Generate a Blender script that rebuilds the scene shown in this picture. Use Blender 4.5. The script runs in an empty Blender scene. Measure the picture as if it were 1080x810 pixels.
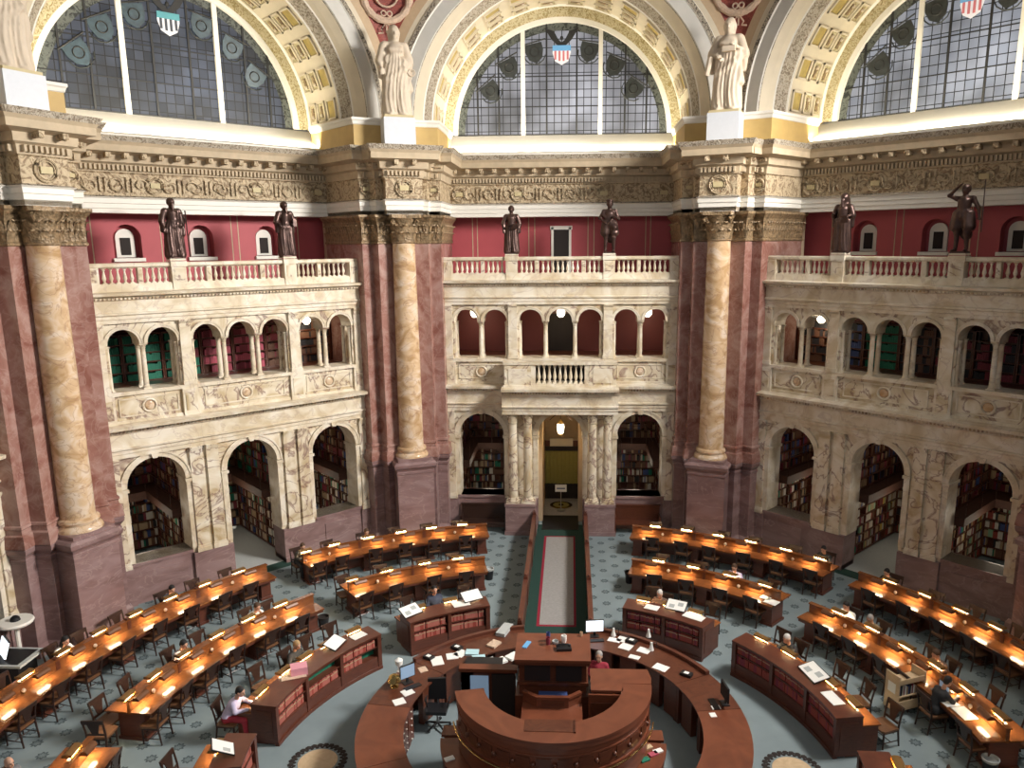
import bpy, math, random
import numpy as np
from math import sin, cos, pi, radians, degrees, atan2, sqrt, hypot, acos
C = bpy.context.scene.collection
random.seed(7)
COVE = 170; ALC = 1.0
R = 15.25            # apothem of the octagon, at the face of the marble screens

# ------------------------------------------------------------------ camera
cam = bpy.data.cameras.new('camera'); cam_o = bpy.data.objects.new('camera', cam); C.objects.link(cam_o)
CAM = (.4112, -14.9032, 11.4684); YAW, PITCH, ROLL, FPX, CX, CY = .0521, .2017, -.0076, 814.53, 560.17, 423.9
from mathutils import Matrix, Vector
F_ = Vector((-sin(YAW)*cos(PITCH), cos(YAW)*cos(PITCH), -sin(PITCH))); R_ = Vector((cos(YAW), sin(YAW), 0)); U_ = R_.cross(F_)
R2 = R_*cos(ROLL)+U_*sin(ROLL); U2 = U_*cos(ROLL)-R_*sin(ROLL)
cam_o.matrix_world = Matrix(((R2.x, U2.x, -F_.x, CAM[0]), (R2.y, U2.y, -F_.y, CAM[1]), (R2.z, U2.z, -F_.z, CAM[2]), (0, 0, 0, 1)))
cam.sensor_fit = 'HORIZONTAL'; cam.sensor_width = 36; cam.lens = 36*FPX/1080
cam.shift_x = -(CX-540)/1080; cam.shift_y = (CY-405)/1080; cam.clip_end = 200
bpy.context.scene.camera = cam_o

# ------------------------------------------------------------------ world, daylight, exposure
sc = bpy.context.scene
sc.view_settings.view_transform = 'Standard'; sc.view_settings.look = 'None'; sc.view_settings.gamma = 1
sc.view_settings.use_curve_mapping = False; sc.view_settings.exposure = 0.0
sc.cycles.use_denoising = True
sc.cycles.max_bounces = 6; sc.cycles.diffuse_bounces = 3; sc.cycles.glossy_bounces = 3
sc.cycles.sample_clamp_indirect = 4.0
world = bpy.data.worlds.new('world'); sc.world = world; world.use_nodes = True
world.node_tree.nodes['Background'].inputs[0].default_value = (.93, .95, 1.0, 1)
world.node_tree.nodes['Background'].inputs[1].default_value = .115
def area(name, loc, target, sx, sy, power, col):
    l = bpy.data.lights.new(name, 'AREA'); l.shape = 'RECTANGLE'; l.size = sx; l.size_y = sy; l.energy = power; l.color = col
    o = bpy.data.objects.new(name, l); C.objects.link(o); o.location = loc
    d = Vector(target)-Vector(loc); o.rotation_euler = d.to_track_quat('-Z', 'Y').to_euler(); return o
def pol(a, r, z=0, c=(0, 0)):
    a = radians(a); return (c[0]+r*sin(a), c[1]+r*cos(a), z)
# daylight at unseen lunette windows; the strongest is an added light inside the room
for a, p, ta, tr in ((75, 5700, -57, 13), (135, 260, -60, 12), (180, 260, -30, 12), (-135, 60, 0, 10)):
    lo = area('daylight_fill', pol(a, 15.0 if a == 75 else 16.5, 17.8), pol(ta, tr, 7), 6 if a == 75 else 8, 4, p, (1, .95, .89)); lo.data.spread = radians(120)

# ------------------------------------------------------------------ materials
def nodes(name):
    m = bpy.data.materials.new(name); m.use_nodes = True; nt = m.node_tree
    return m, nt, nt.nodes['Principled BSDF'], nt.nodes.new, nt.links.new
def plain(name, col, rough=.5, metal=0, noise=.0, scale=8, spec=.5, bump=0, bscale=30):
    m, nt, b, N, L = nodes(name)
    b.inputs['Roughness'].default_value = rough; b.inputs['Metallic'].default_value = metal
    b.inputs['Specular IOR Level'].default_value = spec
    b.inputs['Base Color'].default_value = (*col, 1)
    g = N('ShaderNodeNewGeometry')
    if noise:
        n = N('ShaderNodeTexNoise'); n.inputs['Scale'].default_value = scale; n.inputs['Detail'].default_value = 5
        L(g.outputs['Position'], n.inputs['Vector'])
        r = N('ShaderNodeValToRGB'); r.color_ramp.elements[0].position = .3; r.color_ramp.elements[1].position = .7
        r.color_ramp.elements[0].color = (*[c*(1-noise) for c in col], 1); r.color_ramp.elements[1].color = (*[min(1, c*(1+noise)) for c in col], 1)
        L(n.outputs[0], r.inputs[0]); L(r.outputs[0], b.inputs['Base Color'])
    if bump:
        n2 = N('ShaderNodeTexVoronoi'); n2.inputs['Scale'].default_value = bscale
        L(g.outputs['Position'], n2.inputs['Vector'])
        bp = N('ShaderNodeBump'); bp.inputs['Strength'].default_value = bump; bp.inputs['Distance'].default_value = .04
        L(n2.outputs[0], bp.inputs['Height']); L(bp.outputs[0], b.inputs['Normal'])
    return m
def marble(name, c1, c2, c3, vein, scale=.8, vscale=1.2, vamt=.7, rough=.25, vw=.035, stretch=(1, 1, 1)):
    m, nt, b, N, L = nodes(name); b.inputs['Roughness'].default_value = rough
    g = N('ShaderNodeNewGeometry'); mp = N('ShaderNodeMapping'); mp.inputs['Scale'].default_value = stretch
    L(g.outputs['Position'], mp.inputs['Vector'])
    n = N('ShaderNodeTexNoise'); n.inputs['Scale'].default_value = scale; n.inputs['Detail'].default_value = 6; n.inputs['Distortion'].default_value = 1.2
    L(mp.outputs[0], n.inputs['Vector'])
    r = N('ShaderNodeValToRGB'); e = r.color_ramp.elements; e[0].position = .34; e[0].color = (*c1, 1); e[1].position = .66; e[1].color = (*c3, 1)
    k = e.new(.5); k.color = (*c2, 1); L(n.outputs[0], r.inputs[0])
    n2 = N('ShaderNodeTexNoise'); n2.inputs['Scale'].default_value = vscale; n2.inputs['Detail'].default_value = 7; n2.inputs['Distortion'].default_value = 2.0
    L(mp.outputs[0], n2.inputs['Vector'])
    s = N('ShaderNodeMath'); s.operation = 'SUBTRACT'; s.inputs[1].default_value = .5; L(n2.outputs[0], s.inputs[0])
    ab = N('ShaderNodeMath'); ab.operation = 'ABSOLUTE'; L(s.outputs[0], ab.inputs[0])
    mr = N('ShaderNodeMapRange'); mr.inputs[1].default_value = 0; mr.inputs[2].default_value = vw; mr.inputs[3].default_value = vamt; mr.inputs[4].default_value = 0
    L(ab.outputs[0], mr.inputs[0])
    mx = N('ShaderNodeMix'); mx.data_type = 'RGBA'; mx.inputs[7].default_value = (*vein, 1)
    L(mr.outputs[0], mx.inputs[0]); L(r.outputs[0], mx.inputs[6]); L(mx.outputs[2], b.inputs['Base Color'])
    return m
def wood(name, c1, c2, rough=.3, scale=3, coat=0):
    m, nt, b, N, L = nodes(name); b.inputs['Roughness'].default_value = rough; b.inputs['Coat Weight'].default_value = coat
    b.inputs['Coat Roughness'].default_value = .08
    g = N('ShaderNodeNewGeometry'); n = N('ShaderNodeTexNoise'); n.inputs['Scale'].default_value = scale; n.inputs['Detail'].default_value = 6; n.inputs['Distortion'].default_value = 2.5
    mp = N('ShaderNodeMapping'); mp.inputs['Scale'].default_value = (1, 1, 5); L(g.outputs['Position'], mp.inputs['Vector']); L(mp.outputs[0], n.inputs['Vector'])
    r = N('ShaderNodeValToRGB'); r.color_ramp.elements[0].position = .3; r.color_ramp.elements[1].position = .7
    r.color_ramp.elements[0].color = (*c1, 1); r.color_ramp.elements[1].color = (*c2, 1)
    L(n.outputs[0], r.inputs[0]); L(r.outputs[0], b.inputs['Base Color']); return m
def emit(name, col, s):
    m, nt, b, N, L = nodes(name); b.inputs['Emission Color'].default_value = (*col, 1); b.inputs['Emission Strength'].default_value = s
    b.inputs['Base Color'].default_value = (*col, 1); return m
def ornament(name, c1, c2, scale=6, bump=.8, rough=.6, metric='F1'):
    # carved plaster: scrolling relief from warped cells, darker in the ground colour
    m, nt, b, N, L = nodes(name); b.inputs['Roughness'].default_value = rough
    g = N('ShaderNodeNewGeometry'); no = N('ShaderNodeTexNoise'); no.inputs['Scale'].default_value = scale*.5; L(g.outputs['Position'], no.inputs['Vector'])
    mx = N('ShaderNodeMix'); mx.data_type = 'RGBA'; mx.inputs[0].default_value = .12
    L(g.outputs['Position'], mx.inputs[6]); L(no.outputs[1], mx.inputs[7])
    v = N('ShaderNodeTexNoise'); v.inputs['Scale'].default_value = scale*.8; v.inputs['Detail'].default_value = 2.5; v.inputs['Distortion'].default_value = 2.2; L(g.outputs['Position'], v.inputs['Vector'])
    r = N('ShaderNodeValToRGB'); r.color_ramp.elements[0].position = .40; r.color_ramp.elements[1].position = .52
    r.color_ramp.elements[0].color = (*c2, 1); r.color_ramp.elements[1].color = (*c1, 1)
    L(v.outputs[0], r.inputs[0]); L(r.outputs[0], b.inputs['Base Color'])
    bp = N('ShaderNodeBump'); bp.inputs['Strength'].default_value = bump; bp.inputs['Distance'].default_value = .08
    L(v.outputs[0], bp.inputs['Height']); L(bp.outputs[0], b.inputs['Normal']); return m
M = {}
M['cream'] = marble('cream_marble', (.47, .36, .21), (.66, .57, .42), (.76, .70, .58), (.20, .11, .10), 1.1, .8, .8, .25, .034)
M['cream_lt'] = marble('pale_cream_marble', (.56, .46, .31), (.68, .60, .46), (.76, .70, .59), (.38, .27, .22), 1.3, .8, .4, .45, .025)
M['siena'] = marble('yellow_marble', (.44, .28, .14), (.60, .43, .27), (.68, .56, .44), (.30, .17, .11), 1.5, .9, .55, .2, .022, (1, 1, 1.3))
M['red'] = marble('red_marble', (.22, .09, .068), (.30, .155, .125), (.38, .235, .20), (.50, .36, .32), 1.3, 1.6, .25, .25, .04)
M['mauve'] = marble('mauve_marble', (.19, .115, .11), (.245, .155, .15), (.29, .195, .19), (.40, .30, .28), .8, .5, .45, .3, .02, (1, 1, 2.4))
M['plaster'] = plain('cream_plaster', (.66, .58, .44), .7, noise=.05, scale=2)
M['plaster_grey'] = plain('grey_white_plaster', (.60, .58, .53), .7, noise=.05, scale=2)
M['white'] = plain('white_plaster', (.80, .77, .70), .6, noise=.02)
M['bluewhite'] = plain('pale_blue_plaster', (.66, .69, .74), .6, noise=.02)
M['stone'] = plain('buff_plaster', (.50, .40, .27), .7, noise=.1, scale=4)
M['frieze'] = ornament('carved_buff_frieze', (.54, .43, .28), (.27, .19, .11), 5, .8)
M['orn_grey'] = ornament('carved_grey_border', (.50, .44, .35), (.24, .19, .13), 9, .9)
M['orn_gold'] = ornament('carved_gilt_border', (.62, .54, .34), (.36, .28, .12), 9, .9)
M['deck'] = wood('dark_deck_wood', (.06, .025, .016), (.09, .036, .022), .7, 2)
M['orn_dark'] = ornament('dark_scroll_border', (.40, .35, .27), (.10, .08, .06), 9, .6)
M['gold'] = plain('gilt_coffer', (.50, .38, .13), .5, .25, noise=.15, scale=5)
M['ochre'] = plain('ochre_plaster', (.50, .34, .12), .6, noise=.06, scale=3)
M['tan'] = plain('tan_plaster', (.52, .38, .24), .7, noise=.04)
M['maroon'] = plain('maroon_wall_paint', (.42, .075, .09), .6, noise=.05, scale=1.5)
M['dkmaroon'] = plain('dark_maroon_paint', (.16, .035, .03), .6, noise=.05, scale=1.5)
M['pendentive'] = ornament('red_mosaic_ground', (.30, .07, .05), (.20, .04, .035), 12, .2)
M['relief'] = plain('pink_buff_relief', (.62, .46, .34), .6, noise=.15, scale=9, bump=.4, bscale=14)
M['capital'] = plain('gilded_capital', (.26, .18, .10), .5, .15, noise=.45, scale=7, bump=.5, bscale=14)
M['bronze'] = plain('dark_bronze', (.085, .05, .042), .35, .6, noise=.3, scale=5)
M['statue'] = plain('ivory_plaster_statue', (.62, .52, .40), .6, noise=.08, scale=3)
M['statue_base'] = plain('yellowed_plaster', (.55, .46, .26), .6, noise=.08, scale=3)
M['wood'] = wood('golden_brown_oak', (.15, .050, .017), (.24, .085, .026), .17, 2.2)
M['mahog'] = wood('dark_mahogany', (.075, .022, .012), (.125, .040, .020), .3, 3)
M['mahog_red'] = wood('red_mahogany', (.085, .026, .016), (.125, .039, .022), .28, 1.6)
M['podwood'] = wood('polished_red_brown_mahogany', (.135, .040, .021), (.19, .060, .030), .28, 1.2)
M['chair'] = wood('black_brown_chair_wood', (.022, .010, .008), (.040, .018, .012), .35, 6)
M['seat'] = wood('brown_leather', (.13, .06, .03), (.18, .085, .04), .4, 6)
M['black'] = plain('black_plastic', (.012, .012, .014), .4)
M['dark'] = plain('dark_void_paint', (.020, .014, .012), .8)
M['brass'] = plain('brass', (.60, .42, .16), .25, 1)
M['bronze_hood'] = plain('bronze_lamp_hood', (.15, .06, .025), .4, .1)
M['lamp_brass'] = plain('aged_brass_hood', (.30, .17, .06), .35, .6)
M['steel'] = plain('brushed_steel', (.5, .5, .5), .3, .9)
M['paper'] = plain('white_paper', (.85, .84, .80), .7)
M['paper_blue'] = plain('pale_blue_paper', (.45, .68, .74), .7)
M['pink'] = plain('pink_card', (.75, .33, .40), .6)
M['ltwood'] = wood('pale_birch', (.55, .40, .24), (.66, .50, .32), .4, 3)
M['green'] = plain('dark_green_carpet', (.012, .045, .035), .95, noise=.1, scale=20)
M['crimson'] = plain('crimson_carpet_band', (.25, .01, .03), .95)
M['greycarpet'] = plain('grey_carpet', (.30, .29, .28), .95, noise=.08, scale=12)
M['greywhite'] = plain('pale_grey_carpet', (.42, .44, .43), .95, noise=.04, scale=12)
M['olive'] = plain('olive_curtain', (.30, .26, .07), .8, noise=.05)
M['globe'] = emit('lit_opal_glass', (1, .86, .62), 9)
M['tube'] = emit('lit_reading_tube', (1, .80, .47), 62)
M['screen'] = emit('lit_screen', (.85, .93, 1), 1.2)
M['screen_dim'] = emit('dim_screen', (.25, .36, .50), .35)
for n, c in {'bk_red': (.30, .05, .035), 'bk_pink': (.42, .13, .10), 'bk_green': (.01, .17, .10), 'bk_black': (.02, .02, .025), 'bk_tan': (.42, .30, .18), 'bk_white': (.62, .58, .50),
             'bk_blue': (.04, .07, .20), 'bk_brown': (.15, .07, .04), 'bk_maroon': (.22, .03, .05), 'bk_yellow': (.6, .45, .08), 'bk_rose': (.45, .08, .12), 'bk_lgreen': (.25, .42, .26)}.items():
    M[n] = plain(n.replace('bk_', 'bookcloth_'), c, .6)
def lampglow(): pass
def stained(name, base, tint, sv):
    # leaded glass lit from outside: square quarries of uneven brightness, thin lead lines
    m, nt, b, N, L = nodes(name); b.inputs['Roughness'].default_value = .5; b.inputs['Specular IOR Level'].default_value = .1; b.inputs['Base Color'].default_value = (.02, .02, .02, 1)
    tc = N('ShaderNodeTexCoord'); sx = N('ShaderNodeSeparateXYZ'); L(tc.outputs['Object'], sx.inputs[0])
    cb = N('ShaderNodeCombineXYZ'); L(sx.outputs[0], cb.inputs[0]); L(sx.outputs[2], cb.inputs[1])
    br = N('ShaderNodeTexBrick'); br.offset = 0; br.inputs['Scale'].default_value = 1; br.inputs['Brick Width'].default_value = .31; br.inputs['Row Height'].default_value = .33
    br.inputs['Mortar Size'].default_value = .016; br.inputs['Mortar Smooth'].default_value = 0
    br.inputs['Color1'].default_value = (*base, 1); br.inputs['Color2'].default_value = (*tint, 1); br.inputs['Mortar'].default_value = (.008, .008, .008, 1)
    L(cb.outputs[0], br.inputs['Vector'])
    n = N('ShaderNodeTexNoise'); n.inputs['Scale'].default_value = .5; L(tc.outputs['Object'], n.inputs['Vector'])
    mr = N('ShaderNodeMapRange'); mr.inputs[1].default_value = .3; mr.inputs[2].default_value = .7; mr.inputs[3].default_value = sv[0]; mr.inputs[4].default_value = sv[1]; L(n.outputs[0], mr.inputs[0])
    L(br.outputs[0], b.inputs['Emission Color']); L(mr.outputs[0], b.inputs['Emission Strength']); return m
M['glass_grey'] = stained('leaded_glass_grey', (.30, .30, .33), (.40, .40, .44), (.25, 1.5))
M['glass_blue'] = stained('leaded_glass_blue', (.045, .055, .08), (.13, .15, .20), (.25, 1.1))
M['glass_pale'] = stained('leaded_glass_pale', (.30, .32, .37), (.42, .43, .47), (.35, 1.3))
M['lead'] = plain('black_lead', (.012, .012, .012), .6)
M['gborder'] = ornament('stained_border', (.09, .10, .09), (.012, .015, .013), 6, .2)
M['sh_dark'] = plain('grey_painted_glass', (.022, .026, .026), .6, noise=.4, scale=6)
M['sh_teal'] = plain('teal_painted_glass', (.03, .055, .07), .4, noise=.3, scale=6)
M['sh_blue'] = emit('blue_painted_glass', (.10, .26, .45), .55)
M['sh_red'] = emit('red_painted_glass', (.40, .12, .13), .5)
M['sh_black'] = plain('black_painted_glass', (.03, .035, .05), .4)
M['sh_aqua'] = emit('teal_lit_glass', (.06, .24, .27), .4)
M['sh_white'] = emit('white_painted_glass', (.55, .54, .56), .6)
def carpet():
    m, nt, b, N, L = nodes('blue_grey_medallion_carpet'); b.inputs['Roughness'].default_value = .95; b.inputs['Specular IOR Level'].default_value = .1
    g = N('ShaderNodeNewGeometry'); sx = N('ShaderNodeSeparateXYZ'); L(g.outputs['Position'], sx.inputs[0])
    def mth(op, a, bb=None, c=None):
        q = N('ShaderNodeMath'); q.operation = op
        for i, v in enumerate((a, bb, c)):
            if v is None: continue
            if isinstance(v, (int, float)): q.inputs[i].default_value = v
            else: L(v, q.inputs[i])
        return q.outputs[0]
    def dots(ox, oy):
        # one rosette per .86 m square cell
        fx = mth('SUBTRACT', mth('FRACT', mth('DIVIDE', mth('ADD', sx.outputs[0], 50+ox), .86)), .5)
        fy = mth('SUBTRACT', mth('FRACT', mth('DIVIDE', mth('ADD', sx.outputs[1], 50+oy), .86)), .5)
        rr = mth('MULTIPLY', mth('SQRT', mth('ADD', mth('MULTIPLY', fx, fx), mth('MULTIPLY', fy, fy))), .86)
        an = mth('ARCTAN2', fy, fx)
        pet = mth('MULTIPLY', mth('COSINE', mth('MULTIPLY', an, 8)), .02)
        return mth('LESS_THAN', mth('ADD', rr, pet), .128), mth('LESS_THAN', mth('ADD', rr, pet), .07)
    d1, i1 = dots(0, 0); d2, i2 = dots(.43, .43)
    d = mth('MAXIMUM', d1, d2); i = mth('MAXIMUM', i1, i2)
    rad = mth('SQRT', mth('ADD', mth('MULTIPLY', sx.outputs[0], sx.outputs[0]), mth('MULTIPLY', sx.outputs[1], sx.outputs[1])))
    d = mth('MULTIPLY', d, mth('GREATER_THAN', rad, 6.9))
    mx = N('ShaderNodeMix'); mx.data_type = 'RGBA'; mx.inputs[6].default_value = (.22, .27, .285, 1); mx.inputs[7].default_value = (.085, .11, .12, 1)
    L(mth('MULTIPLY', d, mth('SUBTRACT', 1.0, mth('MULTIPLY', i, .5))), mx.inputs[0])
    n = N('ShaderNodeTexNoise'); n.inputs['Scale'].default_value = 1.2; n.inputs['Detail'].default_value = 4; L(g.outputs['Position'], n.inputs['Vector'])
    mr = N('ShaderNodeMapRange'); mr.inputs[3].default_value = .8; mr.inputs[4].default_value = 1.2; L(n.outputs[0], mr.inputs[0])
    v = N('ShaderNodeMix'); v.data_type = 'RGBA'; v.blend_type = 'MULTIPLY'; v.inputs[0].default_value = 1
    L(mx.outputs[2], v.inputs[6]); L(mr.outputs[0], v.inputs[7]); L(v.outputs[2], b.inputs['Base Color']); return m
M['carpet'] = carpet()

# ------------------------------------------------------------------ mesh helpers
class MB:
    def __init__(s): s.v = []; s.f = []; s.m = []; s.mats = []; s.T = None
    def mi(s, m):
        if m not in s.mats: s.mats.append(m)
        return s.mats.index(m)
    def add(s, vs, fs, m):
        o = len(s.v); k = s.mi(m)
        if s.T: vs = [s.T(*p) for p in vs]
        s.v += [tuple(p) for p in vs]
        for f in fs: s.f.append(tuple(i+o for i in f)); s.m.append(k)
    def box(s, x0, x1, y0, y1, z0, z1, m):
        s.add([(x0, y0, z0), (x1, y0, z0), (x1, y1, z0), (x0, y1, z0), (x0, y0, z1), (x1, y0, z1), (x1, y1, z1), (x0, y1, z1)],
              [(0, 3, 2, 1), (4, 5, 6, 7), (0, 1, 5, 4), (1, 2, 6, 5), (2, 3, 7, 6), (3, 0, 4, 7)], m)
    def obox(s, c, ax, h, m):  # oriented box: centre, 3 axes, half sizes
        c = Vector(c); A = [Vector(a).normalized()*k for a, k in zip(ax, h)]
        vs = [c+A[0]*i+A[1]*j+A[2]*k for k in (-1, 1) for i, j in ((-1, -1), (1, -1), (1, 1), (-1, 1))]
        s.add(vs, [(0, 3, 2, 1), (4, 5, 6, 7), (0, 1, 5, 4), (1, 2, 6, 5), (2, 3, 7, 6), (3, 0, 4, 7)], m)
    def prism(s, poly, z0, z1, m, cap=True):  # poly in xy
        n = len(poly); vs = [(x, y, z0) for x, y in poly]+[(x, y, z1) for x, y in poly]
        fs = [(i, (i+1) % n, (i+1) % n+n, i+n) for i in range(n)]
        if cap: fs += [tuple(range(n))[::-1], tuple(range(n, 2*n))]
        s.add(vs, fs, m)
    def xprism(s, u0, u1, prof, m):  # profile (y,z) extruded along x
        n = len(prof); vs = [(u0, y, z) for y, z in prof]+[(u1, y, z) for y, z in prof]
        s.add(vs, [(i, (i+1) % n, (i+1) % n+n, i+n) for i in range(n)]+[tuple(range(n))[::-1], tuple(range(n, 2*n))], m)
    def lathe(s, prof, m, c=(0, 0, 0), seg=16, a0=0, a1=2*pi, sy=1):
        full = abs(a1-a0-2*pi) < 1e-6; k = seg if full else seg+1
        vs = [(c[0]+r*cos(a0+(a1-a0)*i/seg), c[1]+sy*r*sin(a0+(a1-a0)*i/seg), c[2]+z) for r, z in prof for i in range(k)]
        fs = []
        for j in range(len(prof)-1):
            for i in range(seg):
                i2 = (i+1) % k if full else i+1
                fs.append((j*k+i, j*k+i2, (j+1)*k+i2, (j+1)*k+i))
        if full:
            if prof[0][0] > 1e-4: fs.append(tuple(range(k))[::-1])
            if prof[-1][0] > 1e-4: fs.append(tuple(range((len(prof)-1)*k, len(prof)*k)))
        s.add(vs, fs, m)
    def tube(s, pts, rad, m, seg=8):
        P = [Vector(p) for p in pts]; n = len(P); rad = rad if isinstance(rad, (list, tuple)) else [rad]*n
        vs = []
        for i, p in enumerate(P):
            t = (P[min(i+1, n-1)]-P[max(i-1, 0)]).normalized(); up = Vector((0, 0, 1)) if abs(t.z) < .95 else Vector((1, 0, 0))
            a = t.cross(up).normalized(); b = t.cross(a)
            for k in range(seg): vs.append(p+(a*cos(2*pi*k/seg)+b*sin(2*pi*k/seg))*rad[i])
        fs = [(i*seg+k, i*seg+(k+1) % seg, (i+1)*seg+(k+1) % seg, (i+1)*seg+k) for i in range(n-1) for k in range(seg)]
        fs += [tuple(range(seg))[::-1], tuple(range((n-1)*seg, n*seg))]; s.add(vs, fs, m)
    def ball(s, c, r, m, seg=12, rings=8):
        r = r if isinstance(r, (tuple, list)) else (r, r, r)
        vs = [(c[0]+r[0]*sin(pi*j/rings)*cos(2*pi*i/seg), c[1]+r[1]*sin(pi*j/rings)*sin(2*pi*i/seg), c[2]+r[2]*cos(pi*j/rings)) for j in range(rings+1) for i in range(seg)]
        s.add(vs, [(j*seg+i, (j+1)*seg+i, (j+1)*seg+(i+1) % seg, j*seg+(i+1) % seg) for j in range(rings) for i in range(seg)], m)
    def torus(s, c, R0, r, m, ax='y', seg=28, rs=8, sc=1):
        vs = []
        for i in range(seg):
            a = 2*pi*i/seg
            for j in range(rs):
                b = 2*pi*j/rs; q = R0+r*cos(b); w = r*sin(b)
                p = (q*cos(a), w, q*sin(a)*sc) if ax == 'y' else (q*cos(a), q*sin(a)*sc, w)
                vs.append((c[0]+p[0], c[1]+p[1], c[2]+p[2]))
        s.add(vs, [(i*rs+j, ((i+1) % seg)*rs+j, ((i+1) % seg)*rs+(j+1) % rs, i*rs+(j+1) % rs) for i in range(seg) for j in range(rs)], m)
    def sweep(s, path, prof, m, side=1, closed=False, segm=None):
        # path: plan points; prof: (out, z); out is to the right of travel times side
        n = len(path); offs = []
        for i in range(n):
            if closed: p, q, r = Vector(path[i-1]), Vector(path[i]), Vector(path[(i+1) % n])
            else: p, q, r = Vector(path[max(i-1, 0)]), Vector(path[i]), Vector(path[min(i+1, n-1)])
            d1 = (q-p); d2 = (r-q)
            if d1.length < 1e-9: d1 = d2
            if d2.length < 1e-9: d2 = d1
            d1.normalize(); d2.normalize(); n1 = Vector((d1.y, -d1.x))*side; n2 = Vector((d2.y, -d2.x))*side
            b = n1+n2
            if b.length < 1e-6: b = n1
            b = b.normalized(); k = max(.35, b.dot(n1)); offs.append(b/k)
        vs = [(path[i][0]+offs[i].x*o, path[i][1]+offs[i].y*o, z) for i in range(n) for o, z in prof]
        k = len(prof); c = n if closed else n-1
        for j in range(k-1):
            mm = m[j] if isinstance(m, (list, tuple)) else m
            a = [[vs[i*k+j], vs[((i+1) % n)*k+j], vs[((i+1) % n)*k+j+1], vs[i*k+j+1]] for i in range(c)]
            for q in a: s.add(q, [(0, 1, 2, 3)], mm)
    def arc(s, r0, r1, a0, a1, z0, z1, m, n=16, c=(0, 0)):
        P = [pol(a0+(a1-a0)*i/n, r, 0, c)[:2] for r in (r0,) for i in range(n+1)]; Q = [pol(a0+(a1-a0)*i/n, r1, 0, c)[:2] for i in range(n+1)]
        vs = []
        for i in range(n+1): vs += [(*P[i], z0), (*Q[i], z0), (*Q[i], z1), (*P[i], z1)]
        fs = []
        for i in range(n):
            a = i*4; b = a+4
            fs += [(a, b, b+1, a+1), (a+1, b+1, b+2, a+2), (a+2, b+2, b+3, a+3), (a+3, b+3, b, a)]
        fs += [(0, 1, 2, 3), (n*4, n*4+3, n*4+2, n*4+1)]; s.add(vs, fs, m)
    def mesh(s, name, loc=(0, 0, 0), smooth=35):
        me = bpy.data.meshes.new(name); lx, ly, lz = loc
        me.from_pydata([(x-lx, y-ly, z-lz) for x, y, z in s.v], [], s.f)
        for k in s.mats: me.materials.append(M[k] if isinstance(k, str) else k)
        me.polygons.foreach_set('material_index', s.m); me.update()
        if smooth: me.shade_smooth(); me.set_sharp_from_angle(angle=radians(smooth))
        return me
def link(name, data=None, parent=None, loc=(0, 0, 0), rz=0):
    o = bpy.data.objects.new(name, data); C.objects.link(o); o.location = loc; o.rotation_euler = (0, 0, rz)
    if parent: o.parent = parent
    return o
def tag(o, label=None, cat=None, group=None, kind=None):
    if label: o['label'] = label
    if cat: o['category'] = cat
    if group: o['group'] = group
    if kind: o['kind'] = kind
    return o
def part(name, mb, parent, smooth=35, label=None):
    # mesh given in world coordinates (or the parent's own frame when it is turned)
    base = parent.get('_b', (0, 0, 0)) if parent else (0, 0, 0)
    o = link(name, mb.mesh(name, base, smooth), parent)
    if label: o['label'] = label
    return o
_bases = {}
def thing(name, label, cat, base=(0, 0, 0), group=None):
    o = link(name, None, None, base); tag(o, label, cat, group); _bases[o.name] = tuple(base); return o
def prt(name, mb, root, smooth=35, label=None):      # world-coordinate mesh under an unrotated root
    o = link(name, mb.mesh(name, _bases[root.name], smooth), root)
    if label: o['label'] = label
    return o
def sub(name, mb, p, root, smooth=35):
    return link(name, mb.mesh(name, _bases[root.name], smooth), p)
def single(name, mb, label, cat, base, group=None, smooth=35):
    return tag(link(name, mb.mesh(name, base, smooth), None, base), label, cat, group)
def copy_tree(o, parent=None):
    c = o.copy(); C.objects.link(c)
    if parent: c.parent = parent
    for ch in o.children: copy_tree(ch, c)
    return c

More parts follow.
